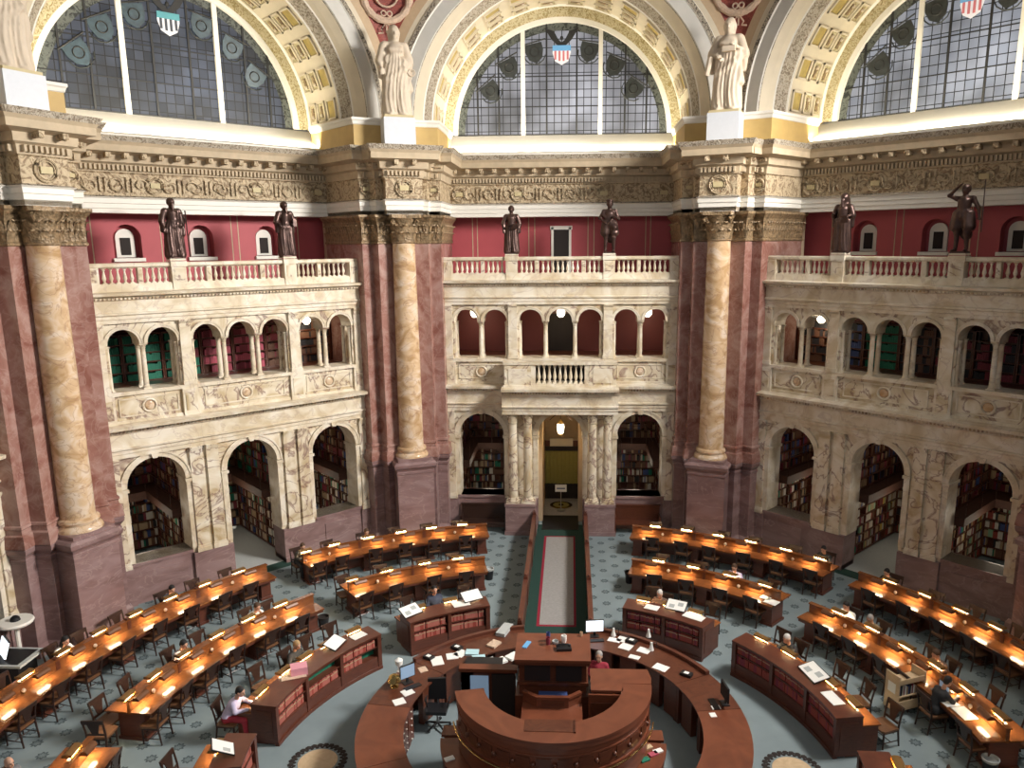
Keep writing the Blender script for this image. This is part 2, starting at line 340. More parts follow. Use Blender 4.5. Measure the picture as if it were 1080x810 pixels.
# ================================================================== ARCHITECTURE
def wroot(name, a, r=R, z=0):            # empty at a wall's foot: local x along the wall, local y outward
    return link(name, None, None, pol(a, r, z), -radians(a))
def lp(name, mb, root, smooth=35, label=None):
    o = link(name, mb if not isinstance(mb, MB) else mb.mesh(name, (0, 0, 0), smooth), root)
    if label: o['label'] = label
    return o
def arch_wall(mb, u0, u1, z0, z1, ops, y0, y1, m, mj=None, n=14):
    mj = mj or m; q = [(0, 1, 2, 3)]
    def rect(a, b, c, d):
        if b-a > 1e-5 and d-c > 1e-5:
            mb.add([(a, y0, c), (b, y0, c), (b, y0, d), (a, y0, d)], q, m); mb.add([(a, y1, c), (a, y1, d), (b, y1, d), (b, y1, c)], q, m)
    prev = u0
    for uc, hw, zs, zp in ops:
        rect(prev, uc-hw, z0, z1); rect(uc-hw, uc+hw, z0, zs)
        P = [(uc-hw*cos(pi*i/n), zp+hw*sin(pi*i/n)) for i in range(n+1)]
        for i in range(n):
            (a, b), (c, d) = P[i], P[i+1]
            mb.add([(a, y0, b), (c, y0, d), (c, y0, z1), (a, y0, z1)], q, m); mb.add([(a, y1, b), (a, y1, z1), (c, y1, z1), (c, y1, d)], q, m)
            mb.add([(a, y0, b), (a, y1, b), (c, y1, d), (c, y0, d)], q, mj)
        if zp > zs:
            for x in (uc-hw, uc+hw): mb.add([(x, y0, zs), (x, y1, zs), (x, y1, zp), (x, y0, zp)], q, mj)
        if zs > z0+.01: mb.add([(uc-hw, y0, zs), (uc+hw, y0, zs), (uc+hw, y1, zs), (uc-hw, y1, zs)], q, mj)
        prev = uc+hw
    rect(prev, u1, z0, z1)
    mb.add([(u0, y0, z1), (u1, y0, z1), (u1, y1, z1), (u0, y1, z1)], q, m)
    for x in (u0, u1): mb.add([(x, y0, z0), (x, y1, z0), (x, y1, z1), (x, y0, z1)], q, m)
def arch_band(mb, uc, zc, r0, r1, y0, y1, m, n=18, t0=0, t1=pi):
    vs = []
    for i in range(n+1):
        t = t0+(t1-t0)*i/n
        for r, y in ((r0, y0), (r1, y0), (r1, y1), (r0, y1)): vs.append((uc-r*cos(t), y, zc+r*sin(t)))
    fs = [(0, 1, 2, 3), (n*4, n*4+3, n*4+2, n*4+1)]
    for i in range(n):
        a = i*4; b = a+4
        for k in range(4): fs.append((a+k, b+k, b+(k+1) % 4, a+(k+1) % 4))
    mb.add(vs, fs, m)
def leaf(mb, c, a, r, z, h, w, out, m):
    # acanthus tongue: climbs the bell and curls over
    d = (cos(a), sin(a)); t = (-sin(a), cos(a)); prof = [(0, 0, 1), (.05, .45, 1.15), (.35, .82, .9), (.8, 1.0, .7), (1.0, .86, .3)]
    vs = []
    for o, zz, ww in prof:
        for s in (-1, 0, 1):
            rr = r+out*o+(0 if s else out*.22); vs.append((c[0]+d[0]*rr+t[0]*w*ww*s*.5, c[1]+d[1]*rr+t[1]*w*ww*s*.5, c[2]+z+h*zz))
    fs = []
    for i in range(4):
        for j in range(2): fs.append((i*3+j, i*3+j+1, (i+1)*3+j+1, (i+1)*3+j))
    mb.add(vs, fs, m)
def capital(mb, c, r, z, h, m, n=8, ang=0):
    mb.lathe([(r*1.02, z), (r*1.12, z+h*.03), (r*1.0, z+h*.07), (r*1.0, z+h*.5), (r*1.12, z+h*.75), (r*1.35, z+h*.88)], m, c, 16)
    for k in range(n): leaf(mb, c, 2*pi*k/n, r*1.0, z+h*.07, h*.34, r*.72, r*.34, m)
    for k in range(n): leaf(mb, c, 2*pi*(k+.5)/n, r*1.0, z+h*.30, h*.36, r*.66, r*.40, m)
    for k in range(4):
        a = pi/4+k*pi/2+ang; p = [(c[0]+cos(a)*q, c[1]+sin(a)*q, c[2]+z+h*zz) for q, zz in ((r*1.05, .55), (r*1.45, .82), (r*1.62, .74), (r*1.5, .64), (r*1.42, .72))]
        mb.tube(p, [r*.10, r*.13, r*.13, r*.10, r*.06], m, 6)
    s = r*1.42; P = []
    for k in range(4):
        a = pi/4+k*pi/2+ang; b = a+pi/4
        P += [(c[0]+cos(a-.09)*s*1.28, c[1]+sin(a-.09)*s*1.28), (c[0]+cos(a+.09)*s*1.28, c[1]+sin(a+.09)*s*1.28), (c[0]+cos(b)*s*.8, c[1]+sin(b)*s*.8)]
    mb.prism(P, c[2]+z+h*.88, c[2]+z+h, m)
def small_column(c, z0, z1, r, m='cream_lt'):
    mb = MB(); x, y = c[0], c[1]; H = z1-z0; b = min(.16, r*1.1)
    mb.box(x-r*1.5, x+r*1.5, y-r*1.5, y+r*1.5, z0, z0+b*.45, m)
    mb.lathe([(r*1.4, b*.45), (r*1.45, b*.7), (r*1.15, b*.9), (r*1.25, b*1.1), (r, b*1.3), (r*1.0, H*.4), (r*.88, H-r*2.3), (r*.98, H-r*2.25)], m, (x, y, z0), 14)
    return mb
def baluster_mesh(h, r=.062):
    mb = MB(); mb.box(-r, r, -r, r, 0, h*.08, 'cream_lt')
    mb.lathe([(r*.75, h*.08), (r*.5, h*.16), (r*.95, h*.30), (r*1.0, h*.36), (r*.5, h*.66), (r*.42, h*.78), (r*.75, h*.84), (r*.6, h*.9)], 'cream_lt', (0, 0, 0), 8)
    mb.box(-r, r, -r, r, h*.92, h, 'cream_lt'); return mb.mesh('baluster', smooth=40)
BAL = baluster_mesh(.50)
ENT1 = [(.2, 4.95), (-.10, 4.95), (-.10, 5.08), (-.13, 5.10), (-.13, 5.2), (-.19, 5.24), (-.19, 5.29), (-.12, 5.31), (-.12, 5.72), (-.17, 5.75), (-.21, 5.86), (-.42, 5.90), (-.44, 6.0), (-.05, 6.05), (.2, 6.05)]
ENT2 = [(.2, 9.17), (-.10, 9.17), (-.10, 9.28), (-.13, 9.3), (-.13, 9.4), (-.19, 9.44), (-.19, 9.49), (-.12, 9.51), (-.12, 9.86), (-.17, 9.9), (-.2, 9.98), (-.38, 10.02), (-.40, 10.10), (-.05, 10.14), (.2, 10.14)]
def dentils(mb, u0, u1, y, z, m, w=.055, p=.115, h=.07, d=.05):
    u = u0
    while u+w < u1: mb.box(u, u+w, y-d, y+.02, z, z+h, m); u += p
LOW = 3.17; HW = .90; SPR = 3.93
UPC = [-3.70, -2.55, -1.16, 0, 1.16, 2.55, 3.70]; UHW = .455; USP = 8.52
def screen_meshes(portico):
    S = {}
    # --- mauve plinth
    mb = MB()
    for s in (-1, 1):
        a, b = sorted((s*4.56, s*2.26)); mb.box(a, b, 0, .8, 0, 1.32, 'mauve'); mb.box(a, b, -.05, .85, 1.30, 1.40, 'mauve')
        mb.box(a+.35 if s > 0 else a+.2, b-.2 if s > 0 else b-.35, -.03, .0, .35, 1.05, 'mauve')
        a, b = sorted((s*2.26, s*.92)); mb.box(a, b, -.12, .8, 0, 1.28, 'mauve'); mb.box(a-.0, b+.0, -.15, .8, 0, .18, 'mauve')
        a, b = sorted((s*4.56, s*4.16)); mb.box(a, b, -.10, .1, 0, 1.28, 'mauve')
    S['plinth'] = mb
    # --- lower arcade
    mb = MB(); arch_wall(mb, -4.56, 4.56, 1.28, 5.0, [(-LOW, HW, 1.40, SPR), (0, HW, 1.2801, SPR), (LOW, HW, 1.40, SPR)], 0, .8, 'cream', 'cream_lt')
    S['lower_arcade'] = mb
    mb = MB()
    for uc in (-LOW, 0, LOW):
        arch_band(mb, uc, SPR, HW+.0, HW+.19, -.05, 0, 'cream_lt'); arch_band(mb, uc, SPR, HW+.14, HW+.20, -.08, -.04, 'cream_lt')
        mb.add([(uc-.07, -.14, SPR+HW-.02), (uc+.07, -.14, SPR+HW-.02), (uc+.12, -.14, 4.97), (uc-.12, -.14, 4.97), (uc-.07, 0, SPR+HW-.02), (uc+.07, 0, SPR+HW-.02), (uc+.12, 0, 4.97), (uc-.12, 0, 4.97)],
               [(0, 1, 2, 3), (0, 4, 5, 1), (1, 5, 6, 2), (3, 2, 6, 7), (0, 3, 7, 4)], 'cream_lt')
        for s in (-1, 1):
            a, b = sorted((uc+s*(HW-.04), uc+s*(HW+.22))); mb.box(a, b, -.09, .84, SPR-.12, SPR-.02, 'cream_lt')
            a, b = sorted((uc+s*HW, uc+s*(HW+.19))); mb.box(a, b, -.04, 0, 1.42, SPR-.12, 'cream_lt')
    S['archivolt'] = mb
    # --- pilasters, lower
    lowp = []
    for s in (-1, 1):
        for a, b in (((1.16, 1.56), (1.70, 2.10)) if not portico else ()) + ((4.24, 4.54),):
            mb = MB(); a, b = sorted((s*a, s*b)); mb.box(a, b, -.10, 0, 1.28, 4.62, 'cream'); mb.box(a-.04, b+.04, -.14, 0, 1.28, 1.42, 'cream_lt'); mb.box(a-.02, b+.02, -.12, 0, 1.42, 1.5, 'cream_lt')
            mb.xprism(a, b, [(0, 4.62), (-.11, 4.62), (-.11, 4.80), (-.17, 4.90), (-.17, 4.95), (0, 4.95)], 'cream')
            for k in range(4): leaf(mb, (a+(b-a)*(k+.5)/4, -.09, 0), -pi/2, 0, 4.64, .26, .11, .06, 'cream')
            lowp.append(mb)
    S['lowp'] = lowp
    # --- middle entablature, parapet
    mb = MB()
    if portico:
        for a, b in ((-4.56, -2.2), (2.2, 4.56)): mb.xprism(a, b, ENT1, 'cream_lt'); dentils(mb, a, b, -.17, 5.78, 'cream')
        mb.xprism(-2.26, 2.26, [(y-.72 if y < 0 else y, z) for y, z in ENT1], 'cream_lt'); dentils(mb, -2.2, 2.2, -.89, 5.78, 'cream')
    else: mb.xprism(-4.56, 4.56, ENT1, 'cream_lt'); dentils(mb, -4.5, 4.5, -.17, 5.78, 'cream')
    S['middle_cornice'] = mb
    mb = MB(); mb.box(-4.56, 4.56, 0, .8, 6.03, 6.95, 'cream'); mb.box(-4.56, 4.56, -.09, .85, 6.93, 7.05, 'cream_lt'); mb.box(-4.56, 4.56, -.05, .1, 6.03, 6.14, 'cream_lt')
    for s in (-1, 1):
        for a, b in ((1.60, 2.12), (4.14, 4.56)): a, b = sorted((s*a, s*b)); mb.box(a, b, -.11, 0, 6.03, 6.93, 'cream_lt'); mb.box(a+.08, b-.08, -.13, 0, 6.2, 6.8, 'cream')
    for uc, w in ((-3.13, .9), (3.13, .9)) + (() if portico else ((0, 1.4),)):
        for a, b, c, d in ((uc-w, uc+w, 6.24, 6.28), (uc-w, uc+w, 6.78, 6.82), (uc-w, uc-w+.04, 6.24, 6.82), (uc+w-.04, uc+w, 6.24, 6.82)): mb.box(a, b, -.03, 0, c, d, 'cream_lt')
        mb.torus((uc, -.02, 6.53), .2, .035, 'cream_lt'); mb.ball((uc, -.0, 6.53), (.15, .05, .15), 'siena', 14, 8)
    S['parapet'] = mb
    # --- upper arcade
    mb = MB(); arch_wall(mb, -4.56, 4.56, 8.46, 9.2, [(u, UHW, 8.4601, USP) for u in UPC], 0, .75, 'cream', 'cream_lt', 12)
    for s in (-1, 1):
        for a, b in ((1.615, 2.095), (4.155, 4.56)): a, b = sorted((s*a, s*b)); mb.box(a, b, 0, .75, 7.05, 8.46, 'cream')
    for u in UPC:
        arch_band(mb, u, USP, UHW, UHW+.10, -.04, 0, 'cream_lt', 14); arch_band(mb, u, USP, UHW+.07, UHW+.11, -.06, -.03, 'cream_lt', 14)
    S['upper_arcade'] = mb
    upp = []
    for s in (-1, 1):
        for a, b in ((1.68, 2.03), (4.24, 4.54)):
            mb = MB(); a, b = sorted((s*a, s*b)); mb.box(a, b, -.09, 0, 7.05, 8.95, 'cream_lt'); mb.box(a-.03, b+.03, -.12, 0, 7.05, 7.18, 'cream_lt')
            mb.xprism(a, b, [(0, 8.93), (-.10, 8.93), (-.10, 9.05), (-.15, 9.12), (-.15, 9.17), (0, 9.17)], 'cream')
            for k in range(3): leaf(mb, (a+(b-a)*(k+.5)/3, -.08, 0), -pi/2, 0, 8.93, .2, .12, .05, 'cream')
            upp.append(mb)
    S['upp'] = upp
    cols = []
    for u in (-3.125, -.58, .58, 3.125):
        for y in (.13, .62): cols.append((u, y, .082))
    for u in (-4.14, -2.11, -1.60, 1.60, 2.11, 4.14):
        for y in (.13, .62): cols.append((u, y, .06))
    S['cols'] = cols
    mb = MB(); mb.xprism(-4.56, 4.56, ENT2, 'cream_lt'); dentils(mb, -4.5, 4.5, -.17, 9.90, 'cream', h=.06)
    S['upper_cornice'] = mb
    # --- galleries behind
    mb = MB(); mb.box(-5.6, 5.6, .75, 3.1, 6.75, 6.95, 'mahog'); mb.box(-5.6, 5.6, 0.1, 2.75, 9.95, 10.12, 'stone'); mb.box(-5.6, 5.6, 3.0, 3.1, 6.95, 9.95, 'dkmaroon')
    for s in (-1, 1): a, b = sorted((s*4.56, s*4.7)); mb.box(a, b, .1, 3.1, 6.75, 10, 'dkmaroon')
    S['gallery'] = mb
    return S
CM = {}
def col_mesh(z0, z1, r):
    k = (z0, z1, r)
    if k not in CM:
        mb = small_column((0, 0), z0, z1, r); capital(mb, (0, 0, 0), r*.86, z1-r*2.2, r*2.2, 'cream_lt', 6); CM[k] = mb.mesh('colonnette')
    return CM[k]
def make_screen(name, a, portico, cache={}):
    root = wroot(name, a); tag(root, kind='structure')
    if portico not in cache:
        S = screen_meshes(portico); cache[portico] = {k: (v.mesh(k) if isinstance(v, MB) else [w.mesh('pilaster') for w in v] if k in ('lowp', 'upp') else v) for k, v in S.items()}
    S = cache[portico]
    for k in ('plinth', 'lower_arcade', 'archivolt', 'middle_cornice', 'parapet', 'upper_arcade', 'upper_cornice', 'gallery'): lp(k, S[k], root)
    for me in S['lowp']+S['upp']: lp('pilaster', me, root)
    for u, y, r in S['cols']: link('colonnette', col_mesh(7.05, 8.47, r), root, (u, y, 0))
    return root
WALLS = {'left': -45, 'back': 0, 'right': 45, 'far_left': -90, 'far_right': 90}
SC = {k: make_screen('wall_'+k, a, k == 'back') for k, a in WALLS.items()}

# portico of the back wall
rt = SC['back']
mb = MB()
for s in (-1, 1):
    a, b = sorted((s*.98, s*2.18)); mb.box(a, b, -.86, -.1, 0, 1.2, 'mauve'); mb.box(a-.03, b+.03, -.89, -.1, 1.2, 1.30, 'mauve'); mb.box(a-.04, b+.04, -.9, -.1, 0, .16, 'mauve')
lp('portico_pedestal', mb, rt)
for s in (-1, 1):
    for u in (1.27, 1.87):
        mb = small_column((0, 0), 1.30, 4.97, .185, 'cream'); capital(mb, (0, 0, 0), .165, 4.56, .41, 'cream', 8); link('portico_column', mb.mesh('portico_column'), rt, (s*u, -.55, 0))
mb = MB()
for s in (-1, 1):
    a, b = sorted((s*1.12, s*2.16)); mb.box(a, b, -.72, 0, 6.05, 6.92, 'cream'); mb.box(a+.15, b-.15, -.74, -.7, 6.2, 6.75, 'cream_lt')
    a, b = sorted((s*.95, s*1.12)); mb.box(a, b, -.70, -.4, 6.05, 6.92, 'cream_lt')
mb.box(-2.2, 2.2, -.76, -.3, 6.90, 7.02, 'cream_lt'); mb.box(-1.12, 1.12, -.74, 0, 6.03, 6.16, 'cream_lt'); mb.box(-2.2, 2.2, -.78, 0, 6.03, 6.1, 'cream_lt')
mb.box(-.94, .94, -.03, .0, 6.17, 6.88, 'dark'); lp('balcony', mb, rt)  # plate painted dark stands in for the shaded opening behind the balusters
b2 = baluster_mesh(.74, .07)
for k in range(9): link('baluster', b2, rt, (-.82+k*.205, -.58, 6.16))

# balustrades along the top of each screen: things, with rail, pedestals and balusters as parts
def balustrade(k):
    root = wroot('balustrade', WALLS[k]); a = radians(WALLS[k])
    root.location = Vector(pol(WALLS[k], R, 10.12))
    txt = {'left': 'cream marble balustrade topping the left marble wall, under the pink wall with three arched windows', 'back': 'cream marble balustrade topping the back marble wall, straight above the door', 'right': 'cream marble balustrade topping the shaded right marble wall',
           'far_left': 'cream marble balustrade beyond the leftmost clustered pier', 'far_right': 'cream marble balustrade beyond the rightmost clustered pier'}[k]
    tag(root, txt, 'balustrade', 'gallery balustrades')
    z = 10.12
    mb = MB(); mb.box(-4.56, 4.56, -.10, .24, 0, .21, 'cream_lt'); mb.box(-4.5, 4.5, -.07, .21, .21, .25, 'cream_lt'); lp('base', mb, root)
    mb = MB(); mb.xprism(-4.56, 4.56, [(.2, .73), (-.06, .73), (-.10, .77), (-.10, .84), (-.07, .87), (.21, .87), (.24, .84), (.24, .77)], 'cream_lt'); lp('top_rail', mb, root)
    for u, w, d in ((-1.87, .22, .20), (1.87, .22, .20), (-4.36, .18, .19), (4.36, .18, .19), (-.9, .08, .1), (.9, .08, .1), (-3.0, .07, .1), (3.0, .07, .1)):
        mb = MB(); mb.box(u-w, u+w, .07-d, .07+d, .0, .75, 'cream_lt'); mb.box(u-w*.7, u+w*.7, .06-d, .1, .3, .68, 'cream')
        if w > .2: mb.box(u-w-.03, u+w+.03, .07-d-.04, .07+d+.04, .73, .90, 'cream_lt')
        lp('pedestal', mb, root)
    runs = ((-4.1, -3.13), (-2.87, -2.16), (-1.58, -1.03), (-.76, .76), (1.03, 1.58), (2.16, 2.87), (3.13, 4.1))
    for a, b in runs:
        n = max(2, round((b-a)/.185))
        for i in range(n): link('baluster', BAL, root, (a+(b-a)*(i+.5)/n, .07, .24))
for k in WALLS: balustrade(k)

# red upper wall with niche windows, behind each balustrade
def upper_wall(name, a, kind):
    root = wroot(name, a); tag(root, kind='structure')
    y = 3.0; mb = MB(); ops = [(-2.15, .34, 11.05, 11.95), (0, .34, 11.05, 11.95), (2.15, .34, 11.05, 11.95)] if kind == 'niche' else []
    ops2 = [(u, .44, 11.1, 11.78) for u in (-2.45, 0, 2.45)] if kind == 'niche' else []
    arch_wall(mb, -6.2, 6.2, 10.1, 12.75, ops2, y, y+.45, 'maroon')
    for u in (-3.75, -3.55, -1.38, -1.13, 1.10, 1.35, 3.5, 3.7): mb.box(u, u+.035, y-.008, y, 10.3, 12.6, 'stone')
    lp('painted_wall', mb, root)
    if kind == 'niche':
        for u, h, s, t in ops2:
            mb = MB(); mb.box(u-.43, u+.43, y+.40, y+.44, 11.0, 12.3, 'maroon')
            mb.box(u-.30, u+.30, y+.30, y+.40, 11.12, t, 'white'); mb.box(u-.50, u+.50, y-.10, y+.39, 10.98, 11.1, 'white')
            arch_band(mb, u, t, .0, .30, y+.30, y+.40, 'white', 12)
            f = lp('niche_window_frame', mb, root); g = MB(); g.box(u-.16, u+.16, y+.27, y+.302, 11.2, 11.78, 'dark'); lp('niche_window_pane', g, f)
    else:
        mb = MB(); u = 0
        for q in ((u-.42, u-.32, 10.1, 12.15), (u+.32, u+.42, 10.1, 12.15), (u-.46, u+.46, 12.05, 12.2)): mb.box(q[0], q[1], y-.05, y+.1, q[2], q[3], 'white')
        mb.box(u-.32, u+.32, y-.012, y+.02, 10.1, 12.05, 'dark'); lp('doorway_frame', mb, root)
    mb = MB()
    for s in (-1, 1):
        a, b = sorted((s*4.55, s*5.1)); mb.box(a, b, 1.7, 2.5, 10.1, 12.6, 'stone'); a, b = sorted((s*5.1, s*5.7)); mb.box(a, b, 2.0, 2.4, 10.1, 12.2, 'dark')
    lp('end_panel', mb, root)
for k, a in WALLS.items():
    upper_wall({'left': 'wall_upper_left', 'back': 'wall_upper_back', 'right': 'wall_upper_right', 'far_left': 'wall_upper_far_left', 'far_right': 'wall_upper_far_right'}[k], a, 'door' if k == 'back' else 'niche')

# main entablature: bays (straight) and piers (broken forward)
EP = [(0, 12.55), (0, 12.68), (.03, 12.70), (.03, 12.84), (.06, 12.86), (.06, 13.0), (.12, 13.05), (.02, 13.10), (.02, 13.78), (.08, 13.82), (.08, 13.86), (.10, 14.06), (.22, 14.12), (.22, 14.16), (.24, 14.34), (.56, 14.42), (.56, 14.62), (.62, 14.72), (.70, 14.88), (0, 14.96)]
EM = ['white']*6+['orn_dark', 'frieze', 'frieze', 'stone', 'stone', 'stone', 'stone', 'stone', 'stone', 'stone', 'stone', 'orn_grey', 'stone']
def ent_details(mb, path, side, roundels=()):
    for (x0, y0), (x1, y1) in zip(path[:-1], path[1:]):
        L = hypot(x1-x0, y1-y0)
        if L < .2: continue
        t = ((x1-x0)/L, (y1-y0)/L, 0); n = (t[1]*side, -t[0]*side, 0); k = int(L/.13)
        for i in range(k):
            q = (i+.5)/k; mb.obox((x0+t[0]*L*q+n[0]*.14, y0+t[1]*L*q+n[1]*.14, 13.96), (t, n, (0, 0, 1)), (.036, .07, .085), 'stone')
        k = max(1, int(L/.52))
        for i in range(k):
            q = (i+.5)/k; mb.obox((x0+t[0]*L*q+n[0]*.38, y0+t[1]*L*q+n[1]*.38, 14.31), (t, n, (0, 0, 1)), (.075, .17, .075), 'frieze')
            mb.ball((x0+t[0]*L*q+n[0]*.5, y0+t[1]*L*q+n[1]*.5, 14.27), .075, 'frieze', 8, 6)
def roundel(mb, c, t, n, r=.27):
    # medallion: two rings round a small plaque, on the frieze
    vs = []; T, N_ = Vector(t), Vector(n); Z = Vector((0, 0, 1)); cc = Vector(c)
    for rr, q in ((r, .035), (r*.78, .02)):
        pts = [cc+N_*.03+T*rr*cos(2*pi*i/20)+Z*rr*sin(2*pi*i/20) for i in range(21)]; mb.tube(pts, q, 'frieze', 6)
    mb.obox(cc+N_*.03, (t, n, (0, 0, 1)), (r*.55, .03, r*.3), 'statue_base')
def scroll(mb, c, t, n, s=1):
    # griffin-like scroll of leaves either side of a roundel
    T, N_, Z = Vector(t), Vector(n), Vector((0, 0, 1)); cc = Vector(c)
    for d in (-1, 1):
        pts = []
        for i in range(14):
            a = i*.45; r = .24*s*(1-i/16); pts.append(cc+N_*.03+T*(d*(.34*s+r*cos(a)))+Z*(r*sin(a)*d-.02))
        mb.tube(pts, [.035*(1-i/20) for i in range(14)], 'frieze', 5)
        mb.obox(cc+T*d*.08*s+N_*.03, (T+Z*.8*d, n, Z), (.03, .03, .22*s), 'frieze')
mb = MB(); path = [(-5.0, 1.95), (5.0, 1.95)]
mb.sweep(path, EP, EM, side=1); mb.box(-5.0, 5.0, 1.99, 2.6, 12.55, 14.96, 'white'); ent_details(mb, path, 1)
bay = mb.mesh('entablature_bay'); roun = MB()
for u in (-1.72, 1.72, -4.1, 4.1): roundel(roun, (u, 1.91, 13.44), (1, 0, 0), (0, -1, 0))
for u in (-3.3, -2.5, -.9, 0, .9, 2.5, 3.3): scroll(roun, (u, 1.92, 13.44), (1, 0, 0), (0, -1, 0))
rme = roun.mesh('frieze_relief')
i = 1
for k, a in WALLS.items():
    r_ = wroot('trim_%d' % i, a); tag(r_, kind='structure'); i += 1; lp('entablature', bay, r_); lp('frieze_relief', rme, r_)

# piers
def vp(U, d, s=1):        # pier frame (tangential, radial-R) from wall coordinates; s=+1 the wall on its right
    n = (sin(radians(22.5)), cos(radians(22.5))); t = (n[1], -n[0]); x = n[0]*(R-d)-t[0]*U; y = n[1]*(R-d)-t[1]*U
    return (s*x, y-R)
def pier_path(g=0, boxw=.66, boxr=-.80, back=2.2):
    h = [vp(4.5, -back), vp(4.5, .55), vp(4.9, .55), vp(4.9, 1.0), vp(5.22, 1.0)]
    h[-1] = (boxw, h[-1][1])
    h += [(boxw, boxr)]
    return h+[(-x, y) for x, y in h[::-1]]
core = [vp(4.5, -2.2), vp(4.5, .55), vp(4.9, .55), vp(4.9, 1.0), vp(5.5, 1.0)]
core = core+[(-x, y) for x, y in core[::-1]]
def grow(path, g):
    mb = MB(); out = []
    n = len(path)
    for i in range(n):
        p, q, r = Vector(path[max(i-1, 0)]), Vector(path[i]), Vector(path[min(i+1, n-1)]); d1, d2 = q-p, r-q
        if d1.length < 1e-9: d1 = d2
        if d2.length < 1e-9: d2 = d1
        d1.normalize(); d2.normalize(); n1 = Vector((-d1.y, d1.x)); n2 = Vector((-d2.y, d2.x)); b = n1+n2; b.normalize(); out.append(tuple(q+b*g/max(.35, b.dot(n1))))
    return out
# travel goes from right wall round the front to the left wall: room side is on the left of travel... side=-1
PP = pier_path()
def pier_meshes():
    P = {}
    mb = MB(); ped = pier_path(0, .70, -.86); ped = [(x, y) for x, y in ped]
    mb.prism(ped, 0, 3.32, 'mauve')
    mb.sweep(ped, [(0, 0), (.08, 0), (.08, .22), (.03, .30), (0, .34)], 'mauve', side=1 if PSIDE > 0 else -1)
    mb.sweep(ped, [(0, 2.86), (.03, 2.88), (.03, 2.96), (0, 2.98), (.02, 3.04), (.10, 3.14), (.12, 3.26), (.06, 3.34), (-.1, 3.36)], 'mauve', side=PSIDE)
    P['pedestal'] = mb
    mb = MB(); mb.prism(core, 3.3, 11.6, 'red'); P['pilaster_cluster'] = mb
    mb = MB(); mb.sweep(core, [(0, 3.95), (.05, 3.93), (.06, 3.86), (.02, 3.82), (.03, 3.70), (.09, 3.66), (.10, 3.56), (.11, 3.5), (.13, 3.34), (.13, 3.3)], 'red', side=PSIDE); P['pilaster_base'] = mb
    mb = MB(); c = (0, -.21, 0)
    mb.lathe([(.62, 3.32), (.63, 3.42), (.64, 3.5), (.60, 3.58), (.53, 3.63), (.54, 3.68), (.57, 3.73), (.55, 3.8), (.48, 3.84)], 'siena', c, 28); mb.box(-.64, .64, -.85, .3, 3.30, 3.46, 'mauve'); P['column_base'] = mb
    mb = MB(); prof = [(.47, 3.84)]+[(.462-.052*((z-4)/7.6)**1.5, z) for z in np.linspace(4, 11.52, 12)]; mb.lathe(prof+[(.44, 11.53), (.44, 11.58)], 'siena', c, 32); P['column_shaft'] = mb
    mb = MB(); capital(mb, c, .42, 11.52, 1.03, 'capital', 10); P['column_capital'] = mb
    mb = MB(); mb.sweep(core, [(0, 11.5), (.05, 11.53), (.05, 11.58), (.01, 11.62), (.01, 12.1), (.06, 12.3), (.16, 12.42), (.20, 12.46), (.20, 12.55), (0, 12.56)], 'capital', side=PSIDE)
    for (x0, y0), (x1, y1) in zip(core[:-1], core[1:]):
        L = hypot(x1-x0, y1-y0)
        if L > 3: k = 8; continue
        k = max(2, round(L/.17)); t = ((x1-x0)/L, (y1-y0)/L); n = (t[1]*PSIDE, -t[0]*PSIDE); a = atan2(n[1], n[0])
        for i in range(k):
            q = (i+.5)/k; leaf(mb, (x0+t[0]*L*q, y0+t[1]*L*q, 0), a, .02, 11.62, .32, .16, .09, 'capital'); q = (i+1)/k if i < k-1 else .5/k
            leaf(mb, (x0+t[0]*L*q, y0+t[1]*L*q, 0), a, .03, 11.86, .34, .15, .13, 'capital')
    P['pilaster_capital'] = mb
    return P
PSIDE = -1
P = {k: v.mesh(k) for k, v in pier_meshes().items()}
PIERS = {-67.5: 'clustered pier with yellow column at the photo\'s left edge', -22.5: 'clustered pier with round pale column between the left and back marble walls',
         22.5: 'clustered pier with round pale column between the back and right marble walls', 67.5: 'clustered pier of red marble beyond the right marble wall'}
for a, lab in PIERS.items():
    r_ = wroot('marble_pier', a); tag(r_, lab, 'pier', 'clustered marble piers')
    for k, me in P.items(): lp(k, me, r_)
# pier entablatures, plinth blocks and ochre drums above
ep = pier_path(0, .64, -.72, 2.4)
mb = MB(); mb.sweep(ep, EP, EM, side=PSIDE); mb.prism(ep, 12.56, 14.94, 'stone'); ent_details(mb, ep[1:-1], PSIDE); pe = mb.mesh('pier_entablature')
mb = MB()
for sgn in (-1, 1):
    pass
roundel(mb, (0, -.75, 13.46), (1, 0, 0), (0, -1, 0), .3)
for s in (-1, 1):
    for (U, d) in ((4.72, .58),):
        x, y = vp(U, d, s); nn = (-sin(radians(22.5))*s, -cos(radians(22.5)), 0); roundel(mb, (x, y, 13.46), (-nn[1], nn[0], 0), nn, .2)
pr = mb.mesh('pier_roundel')
mb = MB(); up = [vp(4.55, -3), vp(4.55, .25), vp(4.95, .35), vp(5.3, .5)]; up = up+[(-x, y) for x, y in up[::-1]]
mb.prism(up, 14.9, 15.82, 'ochre'); mb.sweep(up, [(0, 15.72), (.03, 15.74), (.06, 15.84), (.1, 15.88), (.1, 15.96), (0, 15.98)], 'white', side=PSIDE)
pu = mb.mesh('drum_block')
for a in PIERS:
    r_ = wroot('trim_%d' % i, a); tag(r_, kind='structure'); i += 1; lp('pier_entablature', pe, r_); lp('frieze_roundel', pr, r_); lp('drum_block', pu, r_)

